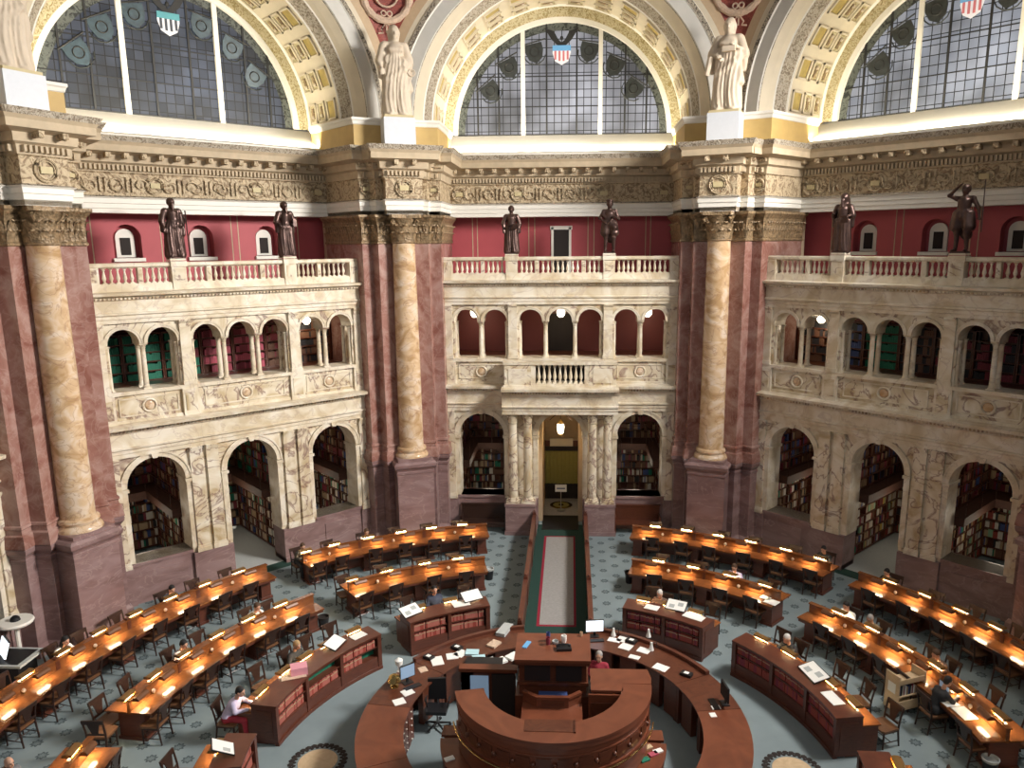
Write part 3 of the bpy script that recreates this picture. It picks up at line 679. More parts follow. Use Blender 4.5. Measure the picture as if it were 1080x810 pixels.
# great arches over the lunette windows
AZ = 16.0
prof = [(4.42, 4.40, 'white'), (4.42, 4.10, 'white'), (4.60, 4.08, 'orn_gold'), (4.98, 4.04, 'white'), (5.05, 3.95, 'plaster'), (5.05, 1.60, 'white'), (5.02, 1.52, 'white'), (5.06, 1.48, 'orn_grey'), (5.27, 1.02, 'white'), (5.31, .98, 'plaster'),
        (5.40, .80, 'plaster'), (5.58, .52, 'orn_dark'), (5.60, .50, 'plaster_grey'), (5.62, .45, 'plaster_grey'), (6.08, .45, 'white'), (6.12, .40, 'orn_dark'), (6.28, .40, 'white'), (6.31, .45, 'plaster'), (6.50, .45, 'tan'), (6.85, .45, 'tan')]
def ring_pt(r, y, q):
    ue = (R+y)*math.tan(radians(22.5))+.02; t0 = acos(min(1, ue/r)) if r > ue else 0; t = t0+(pi-2*t0)*q
    return (-r*cos(t), y, AZ+r*sin(t))
mb = MB(); NS = 56
for (r0, y0, m), (r1, y1, _) in zip(prof[:-1], prof[1:]):
    vs = [ring_pt(r, y, q/NS) for q in range(NS+1) for r, y in ((r0, y0), (r1, y1))]
    mb.add(vs, [(2*q, 2*q+1, 2*q+3, 2*q+2) for q in range(NS)], m)
ringme = mb.mesh('great_arch', smooth=25)
mb = MB()
nrow = 14
for q in range(nrow):
    t = pi*(q+.5)/nrow
    for y0, y1, kind in ((1.72, 2.40, 'gold'), (2.56, 3.14, 'fig'), (3.26, 3.84, 'fig')):
        er = Vector((-cos(t), 0, sin(t))); et = Vector((sin(t), 0, cos(t))); c = er*5.05+Vector((0, (y0+y1)/2, AZ)); h = .37; w = (y1-y0)/2
        for sy, st, hy, ht in ((-1, 0, .035, h), (1, 0, .035, h), (0, -1, w, .035), (0, 1, w, .035)):
            mb.obox(c+Vector((0, sy*(w-.035), 0))+et*st*(h-.035)-er*.03, ((0, 1, 0), et, er), (hy, ht, .05), 'plaster')
        mb.obox(c-er*.005, ((0, 1, 0), et, er), (w-.06, h-.06, .02), 'gold' if kind == 'gold' else 'orn_gold')
        if kind == 'fig': mb.obox(c-er*.03, (et, (0, 1, 0), er), (.20, .07, .03), 'capital'); mb.ball(tuple(c-er*.06+et*.14), .07, 'statue', 8, 6)
coff = mb.mesh('coffer', smooth=30)
ARCH = {}
for k, a in WALLS.items():
    r_ = wroot('trim_%d' % i, a); tag(r_, kind='structure'); i += 1; ARCH[k] = r_; lp('great_arch', ringme, r_); lp('coffers', coff, r_)
# outer wall either side of and below each window, sloping ledge lit by cove lamps
mb = MB()
mb.add([(-5.3, 4.15, 15.98), (5.3, 4.15, 15.98), (5.3, 2.1, 14.98), (-5.3, 2.1, 14.98)], [(0, 1, 2, 3)], 'white'); mb.box(-5.3, 5.3, 2.0, 2.2, 14.9, 15.02, 'white')
for s in (-1, 1): mb.add([(s*5.06, 1.2, 14.9), (s*5.06, 4.3, 14.9), (s*5.06, 4.3, 16.05), (s*5.06, 1.2, 16.05)], [(0, 1, 2, 3)], 'ochre')
ledge = mb.mesh('window_ledge')
for k, a in WALLS.items(): lp('window_ledge', ledge, ARCH[k])

# lunette windows
def window(n, a, glass, tint, blue='sh_blue', red='sh_red'):
    r_ = wroot('window_%d' % n, a, R+4.3, 0); tag(r_, kind='structure')
    mb = MB(); N = 40; mb.add([(0, 0, AZ)]+[(-4.46*cos(pi*q/N), 0, AZ+4.46*sin(pi*q/N)) for q in range(N+1)], [(0, q+1, q+2) for q in range(N)], glass); lp('window_pane', mb, r_)
    mb = MB(); arch_band(mb, 0, AZ, 4.12, 4.44, -.02, -.012, 'gborder', 40); lp('painted_border', mb, r_)
    for u in (-1.62, 1.62):
        mb = MB(); h = sqrt(4.44**2-u*u); mb.box(u-.085, u+.085, -.12, 0, AZ-.05, AZ+h, 'white'); lp('mullion', mb, r_)
    for u in (-3.55, -2.65, -.63, .63, 2.65, 3.55):
        mb = MB(); h = sqrt(4.44**2-u*u); mb.box(u-.035, u+.035, -.06, 0, AZ-.05, AZ+h, 'lead'); lp('glazing_bar', mb, r_)
    for z in (1.15, 2.35):
        mb = MB(); w = sqrt(4.44**2-z*z); mb.box(-w, w, -.04, 0, AZ+z-.02, AZ+z+.02, 'lead'); lp('glazing_bar', mb, r_)
    mb = MB(); mb.box(-4.5, 4.5, -.1, .05, AZ-.08, AZ+.04, 'lead'); lp('sill_bar', mb, r_)
    # state shields on an inner arc, tilted, each with a pole behind it
    for deg in (31, 51, 71, 109, 129, 149):
        t = radians(deg); c = Vector((-3.48*cos(t), -.03, AZ+3.48*sin(t))); ti = radians((90-deg)*.6); X = Vector((cos(ti), 0, -sin(ti)*-1)); ex = Vector((cos(ti), 0, -sin(ti))) if deg < 90 else Vector((cos(ti), 0, -sin(ti))); ez = Vector((sin(ti), 0, cos(ti)))
        ex = Vector((cos(ti), 0, sin(ti))); ez = Vector((-sin(ti), 0, cos(ti)))
        if deg > 90: pass
        sh = [(-.36, .34), (.36, .34), (.38, .05), (.28, -.26), (0, -.45), (-.28, -.26), (-.38, .05)]
        mb = MB(); vs = [tuple(c+ex*x+ez*z) for x, z in sh]+[tuple(c+ex*x+ez*z+Vector((0, -.03, 0))) for x, z in sh]; k = len(sh)
        mb.add(vs, [tuple(range(k)), tuple(range(k, 2*k))]+[(q, (q+1) % k, (q+1) % k+k, q+k) for q in range(k)], tint)
        mb.tube([c+ex*-.5+ez*.36+Vector((0, -.03, 0)), c+ex*.55+ez*.42+Vector((0, -.03, 0))], .03, 'lead', 5); mb.torus(tuple(c+Vector((0, -.04, 0))), .18, .02, 'lead', seg=14, rs=4)
        mb.tube([c+ex*(.45*cos(q*.5))+ez*(.12+.4*sin(q*.5)-.2)+Vector((0, -.03, 0)) for q in range(6, 13)], .025, 'sh_dark', 4)
        lp('state_shield', mb, r_)
    mb = MB(); z = AZ+3.27        # national shield and eagle
    sh = [(-.36, .24), (.36, .24), (.38, -.02), (.28, -.34), (0, -.5), (-.28, -.34), (-.38, -.02)]; k = 7
    mb.add([(x, -.04, z+zz) for x, zz in sh], [tuple(range(k))], 'sh_white')
    for q in range(4): x = -.30+q*.17; mb.box(x, x+.08, -.06, -.04, z-.36+abs(x+.04)*.3, z+.06, red)
    mb.box(-.38, .38, -.07, -.04, z+.06, z+.27, blue); lp('striped_shield', mb, r_)
    mb = MB(); e = [(0, .38), (.14, .5), (.32, .82), (.72, .95), (.56, .72), (.42, .5), (.2, .3), (.08, .22), (-.08, .22), (-.2, .3), (-.42, .5), (-.56, .72), (-.72, .95), (-.32, .82), (-.14, .5)]
    mb.add([(x, -.05, z+zz) for x, zz in e]+[(x, -.02, z+zz) for x, zz in e], [tuple(range(15)), tuple(range(15, 30))]+[(q, (q+1) % 15, (q+1) % 15+15, q+15) for q in range(15)], 'lead'); mb.ball((0, -.05, z+.55), (.07, .03, .09), 'lead'); lp('eagle', mb, r_)
for n, (k, gl, ti, *ex) in enumerate((('left', 'glass_blue', 'sh_teal', 'sh_aqua', 'sh_black'), ('back', 'glass_grey', 'sh_dark'), ('right', 'glass_pale', 'sh_dark'), ('far_left', 'glass_blue', 'sh_dark'), ('far_right', 'glass_grey', 'sh_dark'))): window(n+1, WALLS[k], gl, ti, *ex)

# pendentives between the arches, with a wreath relief
for a in PIERS:
    r_ = wroot('trim_%d' % i, a); tag(r_, kind='structure'); i += 1
    mb = MB(); rows = []
    for q in range(15):
        u = 6.5-q*.28; z = AZ+sqrt(max(0, 6.85**2-u*u)); U = u; n = (sin(radians(22.5)), cos(radians(22.5))); t = (n[1], -n[0]); x = n[0]*(R+.45)-t[0]*U; y = n[1]*(R+.45)-t[1]*U-R
        rows.append((x, y, z))
    vs = []
    for x, y, z in rows:
        for k in range(5): s = -1+k*.5; vs.append((x*s, y+.15*(1-s*s), z))
    mb.add(vs, [(r*5+k, r*5+k+1, r*5+k+6, r*5+k+5) for r in range(14) for k in range(4)], 'pendentive'); lp('pendentive', mb, r_)
    mb = MB(); yy = rows[5][1]+.0
    def py(z):
        for (x0, y0, z0), (x1, y1, z1) in zip(rows[:-1], rows[1:]):
            if z0 <= z <= z1: return y0+(y1-y0)*(z-z0)/(z1-z0)
        return rows[-1][1]
    cz = 20.42; pts = [(.86*cos(2*pi*q/30), py(cz+.86*sin(2*pi*q/30))+.0, cz+.86*sin(2*pi*q/30)) for q in range(31)]
    mb.tube(pts, [.115+.03*(q % 2) for q in range(31)], 'relief', 8)
    pts = [(.42*cos(2*pi*q/20), py(cz+.42*sin(2*pi*q/20)), cz+.42*sin(2*pi*q/20)) for q in range(21)]; mb.tube(pts, .04, 'relief', 6)
    for s in (-1, 1):
        mb.torus((s*.11, py(19.75)-.06, 19.78), .09, .03, 'relief', seg=12, rs=5); mb.tube([(s*.05, py(19.3)-.05, 19.45), (s*.2, py(19.3)-.08, 19.25), (s*.12, py(19.2)-.05, 19.15), (s*.3, py(19.2)-.05, 19.12)], .035, 'relief', 5)
        mb.tube([(s*.6, py(19.5)-.05, 19.7), (s*.3, py(19.4)-.08, 19.5), (0, py(19.4)-.08, 19.46)], .035, 'relief', 5)
    mb.tube([(0, py(19.2)-.05, 19.6), (0, py(19.2)-.05, 19.15)], .03, 'relief', 5)
    lp('wreath_relief', mb, r_)

# cove lamps on the ledges
for k, a in WALLS.items():
    for u in (-3.3, 0, 3.3):
        n = (sin(radians(a)), cos(radians(a))); t = (n[1], -n[0]); p = (n[0]*(R+2.35)+t[0]*u, n[1]*(R+2.35)+t[1]*u, 15.22); q = (n[0]*(R+4.4)+t[0]*u, n[1]*(R+4.4)+t[1]*u, 16.6)
        area('cove_light', p, q, 3.0, .12, COVE, (1, .91, .70)).rotation_euler.rotate_axis('Z', 0)

# floor, aisle
mb = MB(); mb.add([(-26, -16, 0), (26, -16, 0), (26, 24, 0), (-26, 24, 0)], [(0, 1, 2, 3)], 'carpet'); fl = link('floor', mb.mesh('floor')); tag(fl, kind='structure')
def disc_emblem(x, y):
    mb = MB(); mb.lathe([(0, .012), (.42, .012), (.42, .002)], 'statue_base', (x, y, 0), 32); 
    for q in range(28):
        t = 2*pi*q/28; mb.ball((x+.60*cos(t), y+.60*sin(t), .006), (.075, .075, .008), 'dark', 6, 4)
        t += .11; mb.ball((x+.52*cos(t), y+.52*sin(t), .006), (.045, .045, .008), 'dark', 6, 4)
    mb.lathe([(.42, .016), (.44, .012)], 'ltwood', (x, y, 0), 32)
    link('carpet_emblem', mb.mesh('carpet_emblem'), fl)
disc_emblem(-5.29, .35); disc_emblem(5.35, .5)
mb = MB(); mb.box(-1.0, 1.0, 5.2, 15.6, 0, .010, 'green'); mb.box(-.62, .60, 6.85, 14.3, .010, .014, 'crimson'); mb.box(-.53, .53, 6.95, 14.2, .014, .018, 'greycarpet')
link('aisle_carpet', mb.mesh('aisle_carpet'), fl)
mb = MB(); mb.box(-.75, .75, 16.7, 19.2, .010, .02, 'greycarpet'); mb.box(-.75, .75, 15.0, 16.7, .010, .02, 'black'); mb.lathe([(0, .03), (.46, .03), (.50, .022)], 'brass', (0, 18.05, 0), 28); mb.lathe([(0, .035), (.36, .035), (.36, .03)], 'olive', (0, 18.05, 0), 28); mb.lathe([(0, .04), (.12, .04), (.12, .035)], 'brass', (0, 18.05, 0), 16); link('doorway_carpet', mb.mesh('doorway_carpet'), fl)
for a in (-45, 45):
    mb = MB(); mb.T = lambda u, y, z, a=a: (sin(radians(a))*(R+y)+cos(radians(a))*u, cos(radians(a))*(R+y)-sin(radians(a))*u, z)
    mb.box(-1.3, 1.3, .0, 5.2, .004, .010, 'greywhite'); mb.box(-1.15, 1.15, -.45, .1, .004, .014, 'green'); link('alcove_carpet', mb.mesh('alcove_carpet'), fl)

# alcoves behind the lower arches: two decks of bookcases each; one heap of shelved books
BK = MB(); rb = random.Random(3)
PAL = ['bk_brown', 'bk_tan', 'bk_black', 'bk_maroon', 'bk_blue', 'bk_white', 'bk_tan', 'bk_brown', 'bk_black', 'bk_brown', 'bk_green']
def wall_T(a): return lambda u, y, z: (sin(radians(a))*(R+y)+cos(radians(a))*u, cos(radians(a))*(R+y)-sin(radians(a))*u, z)
def shelf_face(sh, p0, p1, z0, z1, rows, pal, depth=.26, fill=.93, th=(.032, .06)):
    # bookcase front from p0 to p1 (plan), facing the left of travel
    L = hypot(p1[0]-p0[0], p1[1]-p0[1]); t = Vector(((p1[0]-p0[0])/L, (p1[1]-p0[1])/L, 0)); n = Vector((-t.y, t.x, 0)); H = (z1-z0)/rows; P0 = Vector((p0[0], p0[1], 0)); Z = Vector((0, 0, 1))
    sh.obox(P0+t*L/2-n*depth+Z*(z0+z1)/2, (t, n, Z), (L/2, .02, (z1-z0)/2), 'mahog')
    for r in range(rows+1): sh.obox(P0+t*L/2-n*depth/2+Z*(z0+r*H), (t, n, Z), (L/2, depth/2, .018), 'mahog')
    k = max(1, round(L/1.0))
    for q in range(k+1): sh.obox(P0+t*L*q/k-n*depth/2+Z*(z0+z1)/2, (t, n, Z), (.022, depth/2+.01, (z1-z0)/2), 'mahog')
    for r in range(rows):
        x = .04
        while x < L-.08:
            if rb.random() > fill: x += rb.uniform(.1, .3); continue
            w = rb.uniform(*th); h = H*rb.uniform(.62, .86); col = rb.choice(pal); run = rb.randint(1, 3)
            for _ in range(run):
                if x+w > L-.04: break
                c = P0+t*(x+w/2)-n*(depth/2+.02)+Z*(z0+r*H+.02+h/2); BK.obox(c, (t, n, Z), (w/2*.92, depth/2-.03, h/2), col); x += w
    return
for k in ('far_left', 'far_right'):
    shell = wroot('wall_alcove_'+k, WALLS[k]); tag(shell, kind='structure'); mb = MB()
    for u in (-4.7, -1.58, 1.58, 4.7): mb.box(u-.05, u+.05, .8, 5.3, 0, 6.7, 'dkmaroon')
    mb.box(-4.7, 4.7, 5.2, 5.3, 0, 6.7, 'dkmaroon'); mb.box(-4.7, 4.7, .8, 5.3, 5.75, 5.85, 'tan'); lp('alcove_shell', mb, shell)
LAB = {-LOW: 'left-hand', 0: 'middle', LOW: 'right-hand'}
for k in ('left', 'back', 'right'):
    a = WALLS[k]; T = wall_T(a)
    shell = wroot('wall_alcove_'+k, a); tag(shell, kind='structure')
    mb = MB()
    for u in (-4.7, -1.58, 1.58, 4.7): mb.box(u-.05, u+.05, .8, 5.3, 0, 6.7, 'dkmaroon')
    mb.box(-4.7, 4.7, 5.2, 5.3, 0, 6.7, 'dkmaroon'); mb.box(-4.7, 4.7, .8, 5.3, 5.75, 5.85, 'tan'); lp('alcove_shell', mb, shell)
    for uc in (-LOW, 0, LOW):
        if k == 'back' and uc == 0: continue
        sh = MB(); sh.T = T; BK.T = T; xl, xr, yb = uc-1.45, uc+1.45, 5.1
        pal = PAL if (k, uc) not in (('right', LOW), ('right', 0)) else PAL+['bk_lgreen', 'bk_yellow', 'bk_red', 'bk_white']
        for z0, z1, rows in ((.1, 2.20, 6), (2.62, 5.6, 8)):
            pp = pal if z0 < 1 else ['bk_brown', 'bk_maroon', 'bk_black', 'bk_tan', 'bk_brown', 'bk_blue']+(['bk_green', 'bk_green'] if k == 'left' and uc == 0 else [])
            if z0 < 1: pp = pp+['bk_white', 'bk_tan', 'bk_white']
            dd = .0
            shelf_face(sh, (xr, yb-.3), (xl, yb-.3), z0, z1, rows, pp)                 # back
            shelf_face(sh, (xl+.3, yb-.35), (xl+.3, 1.1), z0, z1, rows, pp)            # left side faces right
            shelf_face(sh, (xr-.3, 1.1), (xr-.3, yb-.35), z0, z1, rows, pp)
        # mezzanine deck round three sides with a thin rail
        dk = 'deck'; sh.box(xl, xr, 3.9, yb, 2.28, 2.58, dk); sh.box(xl, xl+.80, 1.0, 3.9, 2.28, 2.58, dk); sh.box(xr-.80, xr, 1.0, 3.9, 2.28, 2.58, dk)
        bc = single('bookcase', sh, 'dark bookcases on two decks in the %s alcove of the %s marble wall' % (LAB[uc], k), 'bookcase', T(uc, 3, 0), 'two-deck alcove bookcases')
        rl = MB(); rl.T = T
        rl.tube([(xl+.80, 1.05, 3.4), (xl+.80, 3.9, 3.4), (xr-.80, 3.9, 3.4), (xr-.80, 1.05, 3.4)], .015, 'bronze', 5)
        for u, y in ((xl+.80, 1.05), (xl+.80, 2.5), (xl+.80, 3.9), (uc, 3.9), (xr-.80, 3.9), (xr-.80, 2.5), (xr-.80, 1.05)): rl.tube([(u, y, 2.58), (u, y, 3.4)], .012, 'bronze', 5)
        bl = T(uc, 3, 0); o = link('guard_rail', rl.mesh('guard_rail', bl), bc)
        for zz, pw in ((2.0, 22), (4.9, 12)):
            l = bpy.data.lights.new('alcove_light', 'POINT'); l.energy = pw*ALC; l.shadow_soft_size = .3; l.color = (1, .86, .66); lo = bpy.data.objects.new('alcove_light', l); C.objects.link(lo); lo.location = T(uc, 2.6, zz)
    # gallery bookcase behind the upper arcade
    if k != 'back':
        sh = MB(); sh.T = T; BK.T = T
        seq = [('bk_green',), ('bk_green',), ('bk_green', 'bk_green', 'bk_maroon'), ('bk_rose', 'bk_maroon'), ('bk_rose', 'bk_rose', 'bk_maroon'), ('bk_maroon', 'bk_brown'), ('bk_brown', 'bk_black')]
        if k == 'right': seq = [('bk_black', 'bk_brown'), ('bk_black', 'bk_blue'), ('bk_green', 'bk_green'), ('bk_brown', 'bk_black'), ('bk_brown', 'bk_maroon', 'bk_black'), ('bk_black', 'bk_maroon'), ('bk_maroon', 'bk_black')]
        ed = [-4.5, -3.2, -1.9, -.6, .55, 1.8, 3.1, 4.5]
        for q in range(7): shelf_face(sh, (ed[q+1]-.03, 2.3), (ed[q]+.03, 2.3), 6.96, 8.55, 5, list(seq[q]), .24, .97, (.06, .08))
        single('gallery_bookcase', sh, 'long low bookcase behind the seven upper arches of the %s marble wall' % k, 'bookcase', T(0, 2.4, 6.96), 'upper gallery bookcases')
BK.T = None

# central doorway behind the portico
rt = wroot('door_1', 0); tag(rt, kind='structure')
mb = MB(); mb.box(-1.25, -.75, .8, 5.1, 0, 5.6, 'tan'); mb.box(.75, 1.25, .8, 5.1, 0, 5.6, 'tan'); mb.box(-1.25, 1.25, 4.6, 4.7, 0, 5.7, 'tan')
arch_band(mb, 0, SPR, .88, 1.3, .8, 5.1, 'plaster', 14); lp('passage', mb, rt)
mb = MB(); mb.box(-.74, .74, 3.9, 3.95, .6, 2.27, 'olive')
for q in range(9): mb.tube([(-.70+q*.175, 3.88, .62), (-.70+q*.175, 3.88, 2.26)], .035, 'olive', 6)
lp('curtain', mb, rt)
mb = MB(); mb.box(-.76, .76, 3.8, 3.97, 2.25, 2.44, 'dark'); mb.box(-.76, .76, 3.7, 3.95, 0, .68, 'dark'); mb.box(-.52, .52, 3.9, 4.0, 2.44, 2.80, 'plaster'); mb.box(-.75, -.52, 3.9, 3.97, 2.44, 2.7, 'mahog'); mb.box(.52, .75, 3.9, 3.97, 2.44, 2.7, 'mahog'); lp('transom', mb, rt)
mb = MB(); mb.tube([(0, 17.35, 0.03), (0, 17.35, 1.0)], .02, 'steel', 8); mb.lathe([(.18, .022), (.18, .05), (.03, .07)], 'steel', (0, 17.35, 0), 16)
sg = thing('sign_stand', 'small white notice on a thin stand in the back doorway', 'sign', (0, 17.35, 0)); prt('stand', mb, sg); mb = MB(); mb.box(-.25, .25, 17.3, 17.33, .88, 1.20, 'paper'); mb.box(-.18, .18, 17.293, 17.3, 1.01, 1.06, 'bk_blue'); prt('sign_panel', mb, sg)
# lantern in the doorway
ln = thing('lantern', 'glowing glass lantern hanging on a chain in the back doorway arch', 'lantern', (0, 16.4, 3.7)); mb = MB(); mb.tube([(0, 16.4, 4.25), (0, 16.4, 5.6)], .012, 'bronze', 5)
for s in (-1, 1): mb.tube([(0, 16.4, 4.7), (s*.45, 16.4, 4.3)], .02, 'bronze', 5)
prt('chain', mb, ln); mb = MB(); mb.lathe([(.05, 3.68), (.12, 3.78), (.15, 4.0), (.12, 4.15), (.04, 4.2)], 'globe', (0, 16.4, 0), 12); prt('glass_shade', mb, ln)
mb = MB(); mb.lathe([(.02, 3.60), (.06, 3.68), (.13, 3.72)], 'brass', (0, 16.4, 0), 12); mb.lathe([(.15, 4.15), (.10, 4.25), (.02, 4.32)], 'brass', (0, 16.4, 0), 12); prt('metal_cap', mb, ln)
l = bpy.data.lights.new('lantern_light', 'POINT'); l.energy = 28; l.shadow_soft_size = .15; l.color = (1, .75, .4); lo = bpy.data.objects.new('lantern_light', l); C.objects.link(lo); lo.location = (0, 16.1, 3.4)
# opal lanterns in the upper galleries
for k, u, wh in (('back', -3.59, 'left-hand'), ('back', .0, 'middle'), ('back', 3.57, 'right-hand'), ('left', 3.31, 'only'), ('right', -3.34, 'only')):
    T = wall_T(WALLS[k]); p = T(u, 1.9, 8.66)
    ln = thing('gallery_lantern', ('lit opal lantern, the %s one of three behind the back wall\'s upper arches' % wh) if k == 'back' else 'lit opal lantern behind the %s marble wall\'s upper arches' % k, 'lantern', p, 'gallery lanterns')
    mb = MB(); mb.lathe([(.08, -.16), (.16, -.06), (.17, .08), (.10, .16)], 'globe', p, 12); prt('glass_shade', mb, ln)
    mb = MB(); mb.tube([(p[0], p[1], p[2]+.16), (p[0], p[1], 9.95)], .015, 'bronze', 5); mb.lathe([(.12, .14), (.05, .24)], 'brass', p, 12); prt('chain', mb, ln)
    l = bpy.data.lights.new('lantern_light', 'POINT'); l.energy = 14; l.shadow_soft_size = .17; l.color = (1, .82, .58); lo = bpy.data.objects.new('lantern_light', l); C.objects.link(lo); lo.location = (p[0], p[1], p[2]-.4)
# dark doorway in the middle of the back gallery
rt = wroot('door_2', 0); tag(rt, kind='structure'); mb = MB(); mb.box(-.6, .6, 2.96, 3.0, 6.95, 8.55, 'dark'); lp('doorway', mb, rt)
mb = MB(); mb.box(-.68, -.6, 2.93, 3.0, 6.95, 8.63, 'mahog'); mb.box(.6, .68, 2.93, 3.0, 6.95, 8.63, 'mahog'); mb.box(-.68, .68, 2.93, 3.0, 8.55, 8.63, 'mahog'); lp('door_frame', mb, rt)

# ================================================================== FURNITURE
ORD = ['first', 'second', 'third', 'fourth', 'fifth', 'sixth', 'seventh', 'eighth', 'ninth']
# ring, name, azimuth range, seats (azimuths), phrase for where counting starts
D3, D2 = 13.12, 9.98      # radius of each ring's partition
DESKS = [
 ('outer left', D3, -92.5, -47.7, [-50.7, -55.9, -60.8, -65.9, -70.9, -75.9, -80.8, -85.6], 'far end'),
 ('inner left', D2, -84.9, -48.0, [-52.9, -59.2, -65.3, -71.7, -77.6, -83.0], 'far end'),
 ('outer back-left', D3, -42.4, -12.0, [-15.0, -20.1, -25.1, -30.4, -35.9, -40.4], 'aisle end'),
 ('inner back-left', D2, -41.5, -14.3, [-18.5, -25.0, -32.4, -39.2], 'aisle end'),
 ('outer back-right', D3, 12.0, 43.6, [14.6, 19.7, 24.8, 29.9, 35.3, 40.5], 'aisle end'),
 ('inner back-right', D2, 14.3, 43.2, [18.4, 25.0, 32.0, 38.6], 'aisle end'),
 ('outer right', D3, 47.5, 84, [50.7, 55.8, 60.6, 65.4, 70.3, 75.4, 80.4], 'far end'),
 ('inner right', D2, 48.4, 86.5, [52.5, 58.7, 65.0, 70.6, 76.5, 82.8], 'far end')]
def polz(a, r, z): return Vector(pol(a, r, z))
# one chair, copied to every seat. local +y is where the sitter faces
def make_chair():
    root = thing('wooden_chair', 'x', 'chair', (0, 0, 0), 'reading desk chairs')
    mb = MB(); mb.prism([(-.24, -.22), (.24, -.22), (.27, .20), (.2, .25), (-.2, .25), (-.27, .20)], .43, .475, 'seat'); mb.box(-.23, .23, -.2, .2, .38, .43, 'chair'); prt('seat', mb, root)
    for x, y in ((-.22, .19), (.22, .19)): mb = MB(); mb.tube([(x, y, 0), (x, y, .43)], [.018, .026], 'chair', 6); prt('leg', mb, root)
    for x in (-.22, .22): mb = MB(); mb.tube([(x, -.27, 0), (x, -.21, .42), (x*1.02, -.23, .62), (x*1.05, -.30, .95)], [.02, .026, .024, .022], 'chair', 6); prt('leg', mb, root)
    mb = MB(); mb.obox((0, -.30, .91), ((1, 0, 0), (0, 1, 0), (0, -.2, 1)), (.25, .016, .055), 'chair'); mb.obox((0, -.235, .56), ((1, 0, 0), (0, 1, 0), (0, -.2, 1)), (.22, .012, .025), 'chair')
    mb.add([(-.07, -.245, .57), (.07, -.245, .57), (.15, -.295, .88), (-.15, -.295, .88), (-.07, -.225, .57), (.07, -.225, .57), (.15, -.275, .88), (-.15, -.275, .88)], [(0, 1, 2, 3), (7, 6, 5, 4), (0, 4, 5, 1), (1, 5, 6, 2), (3, 2, 6, 7), (0, 3, 7, 4)], 'chair')
    prt('backrest', mb, root)
    mb = MB()
    for x in (-.22, .22): mb.tube([(x, .19, .15), (x, -.25, .15)], .012, 'chair', 5)
    mb.tube([(-.22, -.03, .15), (.22, -.03, .15)], .012, 'chair', 5); mb.tube([(-.22, .19, .22), (.22, .19, .22)], .012, 'chair', 5); prt('stretcher', mb, root)
    return root
CH0 = make_chair(); used = []; CHAIRS = []
def chair(a, r, face_in, label, turn=0, group='reading desk chairs', c=(0, 0)):
    o = CH0 if not used else copy_tree(CH0); used.append(1)
    o.location = pol(a, r, 0, c); o.rotation_euler = (0, 0, -radians(a)+(pi if face_in else 0)+radians(turn)); o['label'] = label; o['group'] = group; CHAIRS.append(o); return o
# one reading lamp: bronze trough on a bracket, lit tube beneath. local +y points away from the partition
def make_lamp():
    root = thing('desk_lamp', 'x', 'lamp', (0, 0, 0), 'partition reading lamps')
    mb = MB(); P = [(.005, .04), (.03, .075), (.08, .09), (.13, .075), (.165, .03), (.17, -.01)]
    Q = P+[(y*.93+.004, z-.012) for y, z in P[::-1]]; mb.xprism(-.20, .20, Q, 'bronze_hood'); mb.xprism(-.20, -.19, [(.0, -.005)]+P, 'bronze_hood'); mb.xprism(.19, .20, [(.0, -.005)]+P, 'bronze_hood'); prt('hood', mb, root, 30)
    mb = MB(); mb.box(-.175, .175, .035, .15, .0, .012, 'tube'); prt('lit_tube', mb, root)
    mb = MB(); mb.tube([(0, -.02, .02), (0, .03, .05)], .012, 'brass', 6); mb.box(-.03, .03, -.025, .0, -.02, .06, 'brass'); prt('bracket', mb, root)
    return root
LM0 = make_lamp(); lused = []
def make_far_lamp():
    root = thing('desk_lamp', 'x', 'lamp', (0, 0, 0), 'partition reading lamps')
    mb = MB(); mb.xprism(-.21, .21, [(-.02, .085), (.04, .105), (.12, .10), (.19, .05), (.18, .04), (.12, .09), (.04, .095), (-.02, .075)], 'lamp_brass'); mb.box(-.21, .21, -.025, -.012, .055, .085, 'lamp_brass')
    for x in (-.21, .20): mb.box(x, x+.012, -.025, .17, .03, .09, 'lamp_brass')
    prt('hood', mb, root, 30)
    mb = MB(); mb.box(-.19, .19, .02, .13, .034, .042, 'tube'); prt('lit_tube', mb, root)
    mb = MB()
    for x in (-.205, .205): mb.tube([(x, -.02, 0), (x, -.02, .07)], .009, 'brass', 6)
    mb.box(-.22, .22, -.035, -.005, 0, .018, 'brass'); prt('bracket', mb, root); return root
LF0 = make_far_lamp(); lfused = []
def lamp(a, r, outward, z, label, group='partition reading lamps'):
    src, us = (LF0, lfused) if outward else (LM0, lused); o = src if not us else copy_tree(src); us.append(1)
    if outward: z = 1.065 if group[0] == 'p' else 1.03; r -= .03
    o.location = pol(a, r, z); o.rotation_euler = (0, 0, -radians(a)+(0 if outward else pi)); o['label'] = label; o['group'] = group
NOSEAT = set()
